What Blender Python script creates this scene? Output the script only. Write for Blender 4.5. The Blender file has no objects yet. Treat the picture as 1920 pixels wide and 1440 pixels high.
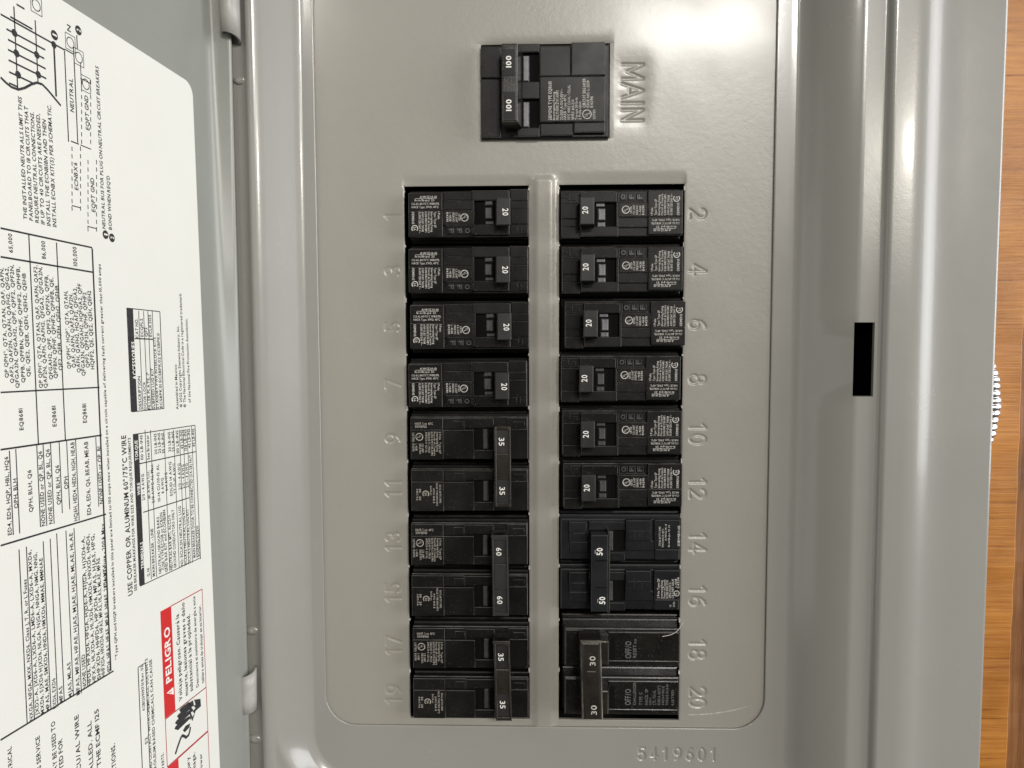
# Opened load-centre (breaker panel) with its door swung out, seen close up.
# All shapes are given in millimetres: x to the right, z up, h towards the viewer from the
# cover's recessed flat; vertices are stored in metres as (x, -h, z).
import bpy, math, random
import numpy as np
from mathutils import Vector, Matrix

random.seed(4)
rng = np.random.default_rng(4)
scn = bpy.context.scene
COL = scn.collection
MM = 0.001

# ------------------------------------------------------------------ camera
cam_d = bpy.data.cameras.new('camera')
cam = bpy.data.objects.new('camera', cam_d)
COL.objects.link(cam)
cam_d.sensor_width = 36.0
cam_d.lens = 1442.0 / 1920.0 * 36.0
cam_d.clip_start = 0.01
cam_d.clip_end = 50.0
_p, _y, _r = (math.radians(v) for v in (3.682, 1.5385, -0.1776))
_f = Vector((-math.sin(_y) * math.cos(_p), math.cos(_y) * math.cos(_p), -math.sin(_p)))
_rt = Vector((math.cos(_y), math.sin(_y), 0))
_up = _rt.cross(_f)
_rt, _up = (math.cos(_r) * _rt + math.sin(_r) * _up, -math.sin(_r) * _rt + math.cos(_r) * _up)
_m = Matrix((_rt, _up, -_f)).transposed().to_4x4()
_m.translation = -0.3605 * _f
cam.matrix_world = _m
scn.camera = cam

# ------------------------------------------------------------------ light
world = bpy.data.worlds.new('World')
scn.world = world
world.use_nodes = True
bg = world.node_tree.nodes['Background']
bg.inputs['Color'].default_value = (1.0, 0.965, 0.90, 1)
bg.inputs['Strength'].default_value = 0.07

def area(name, az, el, dist, sx, sy, power, colour):
    """an area lamp: azimuth to the right and elevation seen from the panel"""
    d = bpy.data.lights.new(name, 'AREA')
    d.shape = 'RECTANGLE'
    d.size, d.size_y = sx, sy
    d.energy = power
    d.color = colour
    o = bpy.data.objects.new(name, d)
    COL.objects.link(o)
    a, e = math.radians(az), math.radians(el)
    v = Vector((math.sin(a) * math.cos(e), -math.cos(a) * math.cos(e), math.sin(e)))
    o.location = v * dist
    o.rotation_euler = v.to_track_quat('Z', 'Y').to_euler()
    return o
area('near_ceiling_light', 14, 24, 2.6, 0.50, 0.22, 29, (1.0, 0.965, 0.91))
area('far_ceiling_light', 29, 13, 5.2, 0.40, 0.20, 64, (1.0, 0.94, 0.84))
area('side_streak_light', -20, 25, 3.4, 0.20, 0.10, 8, (1.0, 0.95, 0.88))  # added lamp, only there to draw bright streaks along the left folds
area('window_light', 73, 8, 3.0, 1.9, 1.9, 84, (0.97, 0.98, 1.0))

scn.view_settings.view_transform = 'Standard'
scn.view_settings.look = 'None'
scn.view_settings.exposure = 0.0
scn.view_settings.gamma = 1.0
scn.view_settings.use_curve_mapping = False
scn.render.resolution_x, scn.render.resolution_y = 1024, 768

LABEL_TEXT = [
  ('THE INSTALLED NEUTRALS LIMIT THIS', 110.45, 54.81, 37.35, 1.5, 0),
  ('PANELBOARD TO 18 CIRCUITS THAT', 108.08, 54.91, 35.12, 1.53, 0),
  ('REQUIRE NEUTRAL CONNECTIONS.', 105.67, 54.68, 34.49, 1.56, 0),
  ('IF UP TO 40 CIRCUITS ARE NEEDED,', 103.2, 54.61, 34.85, 1.59, 0),
  ('INSTALL THE ECNB18N AND THEN', 100.69, 54.54, 33.7, 1.63, 0),
  ('INSTALL ECNBX KIT(S) PER SCHEMATIC.', 98.11, 54.64, 39.13, 1.66, 0),
  ('NEUTRAL', 87.51, 94.58, 11.29, 1.8, 0),
  ('ECNBX6', 87.12, 68.8, 9.42, 1.81, 0),
  ('EQPT GND', 80.2, 90.71, 11.99, 1.9, 0),
  ('EQPT GND', 79.02, 63.03, 11.92, 1.92, 0),
  ('N', 87.34, 121.08, 2.46, 1.79, 0),
  ('NEUTRAL BUS FOR PLUG ON NEUTRAL CIRCUIT BREAKERS', 74.05, 58.17, 56.79, 1.71, 0),
  ("BOND WHEN REQ'D", 70.59, 58.37, 19.3, 1.75, 0),
  ('QP QPH*, QTA, QTAN, QAF, QAFN,', 120.58, 6.72, 32.42, 1.39, 0),
  ('QAF2, QAF2N, QAFH, QAFH2, QFGA2,', 118.66, 5.09, 34.59, 1.41, 0),
  ('QFGA2N, QFGAH2, QPF, QPF2, QPF2N,', 116.71, 3.59, 36.95, 1.43, 0),
  ('QPFB, QPFBN, QPHF, QPHF2, QPHFB,', 114.32, 5.12, 35.08, 1.46, 0),
  ('QE, QE2, QEB, QEH, QEH2, QEHB', 112.09, 6.85, 31.67, 1.49, 0),
  ('QP QPH*, QTA, QTAN, QAF, QAFN, QAF2,', 107.27, 3.26, 38.29, 1.55, 0),
  ('QAF2N, QAFH, QAFH2, QFGA2, QFGA2N,', 105.25, 3.18, 38.11, 1.58, 0),
  ('QFGAH2, QPF, QPF2, QPF2N, QPFB,', 102.79, 5.81, 33.26, 1.61, 0),
  ('QPFBN, QPHF, QPHF2, QPHFB, QE,', 100.67, 6.1, 32.35, 1.64, 0),
  ('QE2, QEB, QEH, QEH2, QEHB', 98.37, 8.63, 27.5, 1.67, 0),
  ('QP QPH*, HQP*, QTA, QTAN,', 94.45, 9.1, 25.66, 1.72, 0),
  ('QAF, QAFN, QAF2, QAF2N,', 92.18, 9.43, 24.66, 1.75, 0),
  ('QAFH, QAFH2, HQAF2, QFGA2,', 90.0, 7.81, 28.6, 1.78, 0),
  ('QFGA2N, QFGAH2, HQFGA2, QPF', 87.74, 6.69, 30.99, 1.81, 0),
  ('QPF2, QPF2N, QPHF, QPHF2', 85.47, 9.37, 25.66, 1.84, 0),
  ('HQPF2, QE, QE2, QEH, QEH2', 83.1, 8.79, 26.99, 1.87, 0),
  ('65,000', 116.74, 43.87, 5.86, 1.53, 1),
  ('86,000', 103.42, 43.69, 5.86, 1.71, 1),
  ('100,000', 89.26, 43.22, 6.56, 1.91, 1),
  ('EQ8681', 115.81, -9.14, 6.76, 1.55, 1),
  ('EQ8681', 102.1, -9.19, 6.81, 1.74, 1),
  ('EQ8681', 87.98, -9.13, 6.66, 1.94, 1),
  ('ED4, ED6, HQP, HBL, HQ6', 122.14, -39.39, 23.29, 1.47, 0),
  ('QPH, BLH', 119.27, -32.06, 9.08, 1.51, 0),
  ('QPH, BLH, Q6', 113.53, -34.3, 13.06, 1.58, 0),
  ('NONE USED or QP, BL, Q6', 108.8, -39.56, 23.48, 1.65, 0),
  ('NONE USED or QP, BL, Q6', 105.62, -39.57, 23.79, 1.69, 0),
  ('QPH, BLH, Q6', 101.78, -34.2, 12.85, 1.74, 0),
  ('QPH', 98.14, -29.83, 4.35, 1.79, 0),
  ('HQ6H, HED4, HED6, NGH, HEAB', 94.39, -40.88, 26.11, 1.85, 0),
  ('ED4, ED6, Q6, BEAB, MEAB', 87.89, -40.23, 24.96, 1.95, 0),
  ('NONE USED or QP, BL', 81.49, -37.61, 20.56, 2.04, 0),
  ('NXGA, NFGA, MXK, NXD6, Class J, T, R, or L Fuses', 117.34, -96.75, 43.04, 1.4, 0),
  ('JXD2-A, JXD6-A, LXD6-A, LMD6-A, LXD6-A, MXD6,', 114.94, -96.22, 50.81, 1.43, 0),
  ('MXD6, SJXD6 HJXD6, NLGA, NJGA, NNGA, NMG, NNG,', 112.78, -96.72, 49.96, 1.46, 0),
  ('MFAS, MAE, SMXD6, HND6, HMXD6, MMAE, MMNAE', 110.55, -96.9, 47.93, 1.48, 0),
  ('LXD6, EXD6', 107.62, -97.39, 9.67, 1.52, 0),
  ('MFAS', 104.77, -96.79, 5.32, 1.56, 0),
  ('MJAS, MLAS', 100.7, -97.03, 11.69, 1.61, 0),
  ('MFAS, MFAE, HFAE, HJAS, MJAE, HJAE, MLAE, HLAE', 97.02, -97.75, 53.57, 1.65, 0),
  ('NONE USED', 93.91, -96.95, 11.64, 1.7, 0),
  ('HFD6, HFXD6, HFGA, HJD6-A, HJGA, HJXD6-A,', 91.57, -96.87, 50.21, 1.73, 0),
  ('HFXA, HLXD6-A, HLXD6, HMXD6, HNXD6, HND6,', 89.18, -96.78, 50.49, 1.76, 0),
  ('SHFXD6, HHFD6, HPXD6, MFAS, HJAS, HPG,', 86.74, -96.69, 49.86, 1.79, 0),
  ('HHFXD6, HNXD6, HFAS, MFAS, HLAS, MLAE, MFAE', 84.54, -96.67, 41.06, 1.82, 0),
  ('Class T Fuse - 200A Max', 81.45, -66.66, 22.36, 1.86, 0),
  ('HFD6, HFAS, HFAE, MFAE, HNAE, 200A Max', 81.48, -96.99, 37.8, 1.86, 0),
  ('*Type QPH and HQP breakers installed in this panel are limited to 100 amps max when installed on a circuit capable of delivering fault current greater than 10,000 amps', 77.53, -93.65, 139.2, 1.41, 0),
  ('3 PHASE ELECTRICAL', 125.94, -119.52, 19.25, 1.53, 0),
  ('SUITABLE FOR USE AS SERVICE', 115.1, -134.2, 31.79, 1.68, 0),
  ('THIS PANELBOARD MAY BE USED TO', 108.55, -138.29, 37.42, 1.78, 0),
  ('SUPPLY A LOAD RATED FOR', 105.83, -139.98, 32.19, 1.82, 0),
  ('COPPER AND CU/AL WIRE', 98.16, -142.99, 39.37, 1.94, 0),
  ('BREAKERS INSTALLED. ALL', 92.28, -148.44, 39.95, 2.03, 0),
  ('USE THE ECMF 125', 88.54, -132.31, 26.29, 2.08, 0),
  ('IN ALL APPLICATIONS.', 81.0, -149.77, 28.06, 2.21, 0),
  ('A2B1209191701 Rev. 02', 63.53, -118.34, 17.25, 1.56, 0),
  ('S2', 62.8, -131.18, 2.83, 1.57, 0),
  ('NOTICE: AVOID CONTACT WITH CHEMICALS, SOLVENTS', 60.73, -153.81, 54.25, 1.6, 0),
  ('WD-40, PETROLEUM BASED CHEMICALS CAN CAUSE', 58.14, -155.3, 54.33, 1.63, 0),
  ('DAMAGE TO PLASTIC PARTS.', 53.23, -164.41, 25.11, 1.68, 0),
  ('ACCESSORIES', 60.2, 4.75, 14.29, 2.21, 2),
  ('DESCRIPTION', 57.76, -6.54, 12.64, 1.77, 0),
  ('CAT NO.', 57.85, 20.3, 7.39, 1.77, 0),
  ('DOOR LOCK', 54.81, -6.73, 10.74, 1.64, 0),
  ('ECQFL2', 54.89, 20.78, 7.06, 1.64, 0),
  ('FILLER PLATE, 1"', 52.15, -6.9, 14.31, 1.67, 0),
  ('QF3', 52.23, 20.86, 3.66, 1.67, 0),
  ('SUBFEED LUG KIT', 49.42, -6.86, 15.88, 1.7, 0),
  ('ECLK2125', 49.52, 20.95, 8.62, 1.7, 0),
  ('STANDBY PWR INTERLOCK KITS', 46.98, -6.81, 27.83, 1.73, 0),
  ('ECSBPK01 ECSBPK02 ECSBPK11', 44.51, -6.75, 29.31, 1.76, 0),
  ('Assembled in Mexico', 33.56, -8.07, 18.46, 1.74, 0),
  ('© 2022 Copyright Siemens Industry, Inc.', 30.81, -7.37, 33.68, 1.77, 0),
  ('® The National Electrical Code is a registered trademark', 28.08, -7.54, 47.15, 1.8, 0),
  ('of the National Fire Protection Association.', 24.36, -5.75, 35.24, 1.84, 0),
  ('USE COPPER OR ALUMINUM 60°/75°C WIRE', 67.76, -73.62, 58.59, 2.71, 1),
  ('SEE BREAKER MARKINGS FOR WIRE SIZE AND TORQUE REQUIREMENTS', 65.2, -72.82, 56.56, 1.54, 0),
  ('TERMINALS', 60.56, -65.95, 10.24, 1.75, 2),
  ('WIRE', 60.91, -38.22, 4.79, 1.74, 2),
  ('TORQUE', 61.3, -25.19, 7.56, 1.73, 2),
  ('G, N1', 57.2, -69.71, 3.25, 1.63, 0),
  ('MAIN BREAKER - LINE', 53.89, -70.63, 18.49, 1.66, 0),
  ('NEUTRAL/GROUND BARS', 49.75, -70.74, 22.28, 1.71, 0),
  ('(USE TYPE EC2GB or ECBON', 47.57, -69.87, 22.65, 1.73, 0),
  ('GND BAR KIT and ECONB18N', 45.52, -71.28, 24.7, 1.76, 0),
  ('NEUTRAL BAR MTL ALC2/0', 42.24, -71.32, 21.98, 1.8, 0),
  ('GROUND CONDUCTORS ONLY', 39.63, -71.16, 23.67, 1.83, 0),
  ('N2: ECLK2N NEUTRAL LUG', 34.72, -71.61, 24.48, 1.88, 0),
  ('ECLK12 NEUTRAL LUG KIT', 32.01, -71.88, 23.81, 1.92, 0),
  ('ECCX2 NEUTRAL LUG KIT', 29.24, -71.95, 22.68, 1.95, 0),
  ('MAIN BREAKER DOOR TO BE CONNECTED (1/4-28) NUT', 25.5, -70.67, 43.33, 2.0, 0),
  ('BONDING SCREW', 22.23, -71.05, 13.41, 2.04, 0),
  ('2/0 - 4 AWG', 58.16, -40.71, 10.08, 1.61, 0),
  ('#1 AWG CU,', 54.84, -40.7, 10.8, 1.65, 0),
  ('2/0 AWG AL Max', 52.28, -42.8, 15.01, 1.68, 0),
  ('10-14 CU/10-12 AL', 48.48, -42.88, 14.58, 1.72, 0),
  ('8 AWG', 45.82, -40.21, 6.3, 1.75, 0),
  ('6-4 AWG', 43.26, -39.59, 7.41, 1.78, 0),
  ('SOLID 14 AWG', 40.15, -42.25, 13.91, 1.82, 0),
  ('ST 12-10 AWG', 37.5, -41.64, 12.3, 1.85, 0),
  ('2/0 - 4 AWG', 34.01, -40.71, 10.91, 1.89, 0),
  ('2/0 - 4 AWG', 31.3, -40.72, 10.12, 1.92, 0),
  ('2/0 - 4 AWG', 28.54, -40.73, 10.21, 1.95, 0),
  ('110 LB-INS', 58.08, -25.41, 9.45, 1.61, 0),
  ('See Breaker', 54.15, -25.91, 9.58, 1.65, 0),
  ('20 LB-INS', 49.27, -24.46, 8.28, 1.71, 0),
  ('25 LB-INS', 46.82, -24.34, 8.14, 1.74, 0),
  ('35 LB-INS', 44.35, -24.64, 8.21, 1.76, 0),
  ('20 LB-INS', 39.99, -24.52, 8.11, 1.81, 0),
  ('25 LB-INS', 37.41, -24.82, 8.4, 1.85, 0),
  ('110 LB-INS', 34.46, -25.82, 9.56, 1.88, 0),
  ('45 LB-INS', 31.28, -24.45, 8.12, 1.92, 0),
  ('138 LB-INS', 28.6, -25.42, 9.07, 1.95, 0),
  ('45 LB-INS', 25.75, -24.63, 8.26, 1.98, 0),
  ('40 LB-INS', 22.49, -24.55, 7.89, 2.02, 0),
  ('PELIGRO', 46.08, -114.58, 22.3, 3.84, 3),
  ('Voltaje peligroso. Causará la', 39.38, -124.99, 35.17, 2.38, 1),
  ('muerte, lesiones graves o daño', 35.12, -124.89, 38.5, 2.45, 1),
  ('substancial a la propiedad.', 31.53, -124.66, 32.27, 2.51, 1),
  ('Desconecte el suministro de energía a este', 27.07, -124.77, 38.33, 1.98, 0),
  ('tablero antes de trabajar en su interior.', 22.91, -124.93, 33.58, 2.04, 0),
  ('serious injury', 35.94, -168.05, 18.37, 2.26, 1),
  ('property damage.', 31.87, -172.63, 22.65, 2.32, 1),
  ('Turn off power', 26.8, -171.02, 17.99, 2.0, 0),
]
LABEL_RULES = [
  (120.92, 81.46, 50.65, 50.65, 0.4),
  (81.47, 81.47, 50.36, -96.24, 0.4),
  (80.03, 129.69, -96.8, -96.8, 0.4),
  (121.41, 81.21, 42.22, 42.22, 0.4),
  (123.76, 80.79, 2.63, 2.63, 0.35),
  (124.74, 80.77, -13.96, -13.96, 0.4),
  (126.38, 80.36, -41.55, -41.55, 0.4),
  (110.08, 110.08, 50.49, -14.28, 0.25),
  (98.41, 98.41, 49.81, -13.83, 0.25),
  (121.54, 121.54, -39.53, -14.6, 0.2),
  (119.11, 119.11, -39.6, -14.41, 0.2),
  (110.8, 110.8, -39.47, -14.2, 0.2),
  (108.18, 108.18, -39.7, -14.16, 0.2),
  (105.03, 105.03, -39.69, -13.99, 0.2),
  (101.25, 101.25, -37.05, -14.05, 0.2),
  (97.88, 97.88, -36.49, -14.06, 0.2),
  (93.74, 93.74, -41.01, -14.13, 0.2),
  (83.89, 83.89, -38.27, -14.4, 0.2),
  (119.67, 119.67, -96.79, -44.26, 0.2),
  (116.8, 116.8, -97.0, -44.15, 0.2),
  (109.97, 109.97, -97.0, -44.13, 0.2),
  (107.01, 107.01, -97.33, -43.99, 0.2),
  (104.15, 104.15, -96.72, -42.94, 0.2),
  (100.02, 100.02, -97.15, -43.0, 0.2),
  (96.31, 96.31, -97.71, -42.94, 0.2),
  (93.25, 93.25, -97.06, -59.63, 0.2),
  (66.51, 66.51, -101.1, -144.49, 0.25),
  (62.0, 62.0, -100.89, -146.99, 0.25),
  (66.51, 62.0, -100.99, -100.99, 0.25),
  (64.03, 64.03, 31.25, -6.93, 0.25),
  (43.61, 43.61, 30.96, -7.02, 0.25),
  (64.03, 43.61, 31.11, 31.11, 0.25),
  (63.54, 43.44, -6.99, -6.99, 0.25),
  (57.11, 57.11, -6.58, 30.52, 0.2),
  (54.09, 54.09, -6.77, 30.71, 0.2),
  (51.4, 51.4, -6.94, 30.88, 0.2),
  (48.63, 48.63, -6.91, 31.06, 0.2),
  (60.12, 48.54, 20.1, 20.1, 0.35),
  (63.47, 63.47, -15.24, -71.54, 0.25),
  (21.82, 21.82, -15.59, -72.29, 0.25),
  (63.47, 21.82, -15.42, -15.42, 0.25),
  (63.22, 21.87, -71.82, -71.82, 0.25),
  (56.3, 56.3, -71.18, -14.31, 0.2),
  (52.91, 52.91, -71.32, -14.61, 0.2),
  (44.21, 44.21, -71.21, -15.39, 0.2),
  (37.65, 37.65, -71.91, -15.98, 0.2),
  (33.59, 33.59, -72.12, -16.34, 0.2),
  (30.85, 30.85, -72.19, -16.59, 0.2),
  (27.98, 27.98, -72.28, -16.84, 0.2),
  (24.55, 24.55, -71.14, -15.58, 0.2),
  (61.39, 22.23, -26.59, -26.59, 0.3),
  (59.46, 28.43, -45.02, -45.02, 0.3),
  (111.83, 111.83, 118.84, 94.42, 0.25),
  (103.31, 103.31, 118.38, 99.04, 0.25),
  (95.57, 95.57, 114.07, 97.34, 0.4),
  (90.77, 90.77, 113.92, 84.12, 0.25),
  (86.34, 86.34, 116.91, 85.0, 0.25),
  (89.65, 85.84, 84.69, 84.69, 0.3),
  (90.77, 86.47, 114.42, 114.42, 0.3),
  (117.14, 90.77, 114.17, 114.17, 0.4),
  (115.17, 99.51, 110.69, 110.69, 0.4),
  (114.74, 100.15, 107.74, 107.74, 0.4),
  (114.92, 99.66, 104.7, 104.7, 0.4),
  (114.9, 99.61, 101.62, 101.62, 0.4),
  (114.92, 105.43, 98.11, 98.11, 0.4),
  (115.09, 111.65, 94.76, 94.76, 0.4),
  (113.48, 104.63, 115.05, 115.05, 0.4),
  (110.73, 107.57, 119.96, 119.96, 0.4),
  (83.27, 83.27, 112.77, 103.1, 0.2),
  (84.51, 84.51, 121.55, 116.92, 0.25),
  (83.11, 83.11, 107.09, 105.66, 0.2),
  (78.49, 78.49, 108.74, 107.29, 0.2),
  (83.27, 83.27, 104.53, 103.09, 0.2),
  (78.66, 78.66, 106.13, 104.67, 0.2),
  (83.44, 83.44, 101.96, 100.53, 0.2),
  (78.83, 78.83, 103.52, 102.06, 0.2),
  (83.6, 83.6, 99.4, 97.96, 0.2),
  (79.0, 79.0, 100.91, 99.45, 0.2),
  (83.77, 83.77, 96.84, 95.4, 0.2),
  (79.17, 79.17, 98.31, 96.85, 0.2),
  (83.93, 83.93, 94.28, 92.84, 0.2),
  (79.34, 79.34, 95.7, 94.24, 0.2),
  (84.1, 84.1, 91.72, 90.28, 0.2),
  (79.51, 79.51, 93.1, 91.64, 0.2),
  (84.26, 84.26, 89.16, 87.73, 0.2),
  (79.68, 79.68, 90.5, 89.04, 0.2),
  (84.43, 84.43, 86.61, 85.17, 0.2),
  (79.84, 79.84, 87.9, 86.44, 0.2),
  (89.26, 89.26, 82.96, 81.55, 0.2),
  (85.11, 85.11, 84.09, 82.66, 0.2),
  (89.42, 89.42, 80.45, 79.04, 0.2),
  (85.27, 85.27, 81.55, 80.12, 0.2),
  (89.58, 89.58, 77.95, 76.54, 0.2),
  (85.43, 85.43, 79.0, 77.57, 0.2),
  (89.73, 89.73, 75.45, 74.04, 0.2),
  (85.6, 85.6, 76.46, 75.03, 0.2),
  (89.89, 89.89, 72.95, 71.54, 0.2),
  (85.76, 85.76, 73.92, 72.49, 0.2),
  (90.05, 90.05, 70.45, 69.04, 0.2),
  (85.92, 85.92, 71.38, 69.95, 0.2),
  (90.21, 90.21, 67.95, 66.55, 0.2),
  (86.08, 86.08, 68.85, 67.42, 0.2),
  (90.37, 90.37, 65.46, 64.05, 0.2),
  (86.25, 86.25, 66.31, 64.88, 0.2),
  (90.53, 90.53, 62.97, 61.56, 0.2),
  (86.41, 86.41, 63.78, 62.35, 0.2),
  (81.66, 81.66, 80.5, 79.05, 0.2),
  (77.26, 77.26, 81.63, 80.16, 0.2),
  (81.83, 81.83, 77.93, 76.48, 0.2),
  (77.43, 77.43, 79.01, 77.54, 0.2),
  (81.99, 81.99, 75.35, 73.9, 0.2),
  (77.6, 77.6, 76.39, 74.92, 0.2),
  (82.16, 82.16, 72.77, 71.32, 0.2),
  (77.77, 77.77, 73.77, 72.3, 0.2),
  (82.33, 82.33, 70.2, 68.75, 0.2),
  (77.94, 77.94, 71.16, 69.68, 0.2),
  (82.49, 82.49, 67.63, 66.18, 0.2),
  (78.11, 78.11, 68.54, 67.07, 0.2),
  (82.66, 82.66, 65.06, 63.61, 0.2),
  (78.28, 78.28, 65.93, 64.46, 0.2),
  (82.83, 82.83, 62.49, 61.04, 0.2),
  (78.46, 78.46, 63.32, 61.85, 0.2),
  (82.99, 82.99, 59.93, 58.48, 0.2),
  (78.63, 78.63, 60.71, 59.24, 0.2),
  (83.16, 83.16, 57.36, 55.92, 0.2),
  (78.8, 78.8, 58.11, 56.64, 0.2),
  (85.07, 79.79, 84.64, 84.64, 0.25),
  (83.41, 78.82, 57.62, 57.62, 0.25),
  (90.5, 86.44, 63.28, 63.28, 0.25),
  (83.62, 78.83, 107.49, 107.49, 0.25),
]
LABEL_SHAPES = [
  ('black_bar', [(64.03, 31.25), (60.62, 31.09), (60.37, -6.97), (63.54, -7.16)]),
  ('black_bar', [(63.47, -15.24), (60.61, -15.22), (60.3, -71.66), (63.22, -71.81)]),
  ('red_banner', [(51.81, -85.11), (44.34, -85.21), (44.43, -127.26), (51.28, -127.07)]),
  ('red_banner', [(50.87, -146.19), (43.98, -146.82), (43.95, -172.1), (51.28, -171.91)]),
  ('red_frame', [(44.34, -85.21), (21.62, -85.36), (21.43, -127.85), (44.78, -127.1)]),
  ('red_frame', [(51.28, -127.07), (21.43, -127.85), (21.55, -146.47), (51.21, -146.01)]),
  ('red_frame', [(43.98, -146.82), (21.55, -146.47), (21.32, -171.8), (43.95, -172.1)]),
  ('triangle', [(49.91, -117.81), (45.18, -117.3), (45.04, -120.35)]),
  ('triangle_mark', [(48.51, -118.11), (46.54, -118.42), (46.57, -118.84), (48.52, -118.31)]),
  ('ink', [(45.65, -133.97), (44.49, -133.24), (34.97, -133.57), (34.29, -134.99), (43.17, -135.59)]),
  ('ink', [(45.13, -131.86), (43.61, -131.29), (34.81, -131.43), (34.15, -133.06), (43.04, -133.71)]),
  ('ink', [(43.5, -129.83), (41.98, -129.46), (35.07, -129.55), (34.0, -131.13), (42.14, -131.76)]),
  ('ink', [(41.87, -128.0), (39.96, -127.78), (34.94, -127.83), (33.51, -129.8), (40.5, -129.92)]),
  ('ink', [(39.9, -137.38), (37.91, -136.37), (34.43, -136.92), (35.32, -138.27), (38.47, -138.73)]),
  ('ink', [(34.97, -128.26), (31.82, -128.55), (31.2, -131.06), (33.19, -130.84), (31.74, -132.83), (33.73, -132.81), (32.7, -135.06), (34.33, -135.63)]),
  ('ink', [(31.03, -128.68), (26.25, -130.34), (26.08, -133.59), (30.19, -133.76), (32.83, -136.78), (33.54, -135.56), (31.04, -134.27), (32.56, -133.12), (30.1, -132.46), (31.61, -131.1), (30.0, -131.15)]),
  ('wire', [(45.64, -144.03), (44.01, -142.07), (41.58, -139.61), (40.41, -139.1), (38.59, -140.42), (37.87, -141.21), (35.92, -141.07), (35.05, -139.95), (34.57, -138.85)]),
  ('curve', [(118.28, 95.3), (116.34, 94.43), (114.36, 93.86), (111.67, 94.0), (109.06, 95.39), (106.13, 97.55), (103.85, 98.85), (101.59, 99.15), (99.36, 98.25), (97.11, 96.99), (93.9, 95.15)]),
  ('dot', [(112.11, 110.76)]),
  ('dot', [(111.64, 104.89)]),
  ('dot', [(111.39, 98.58)]),
  ('dot', [(103.31, 107.65)]),
  ('dot', [(103.01, 101.64)]),
  ('dot', [(95.59, 113.9)]),
  ('disc', [(95.15, 117.14)]),
  ('disc', [(83.61, 123.52)]),
  ('disc', [(74.18, 56.28)]),
  ('disc', [(70.77, 55.69)]),
  ('ring', [(87.8, 117.73)]),
  ('ring', [(83.95, 114.29)]),
  ('ring', [(81.05, 106.38)]),
  ('ring', [(102.57, 123.34)]),
]

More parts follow.
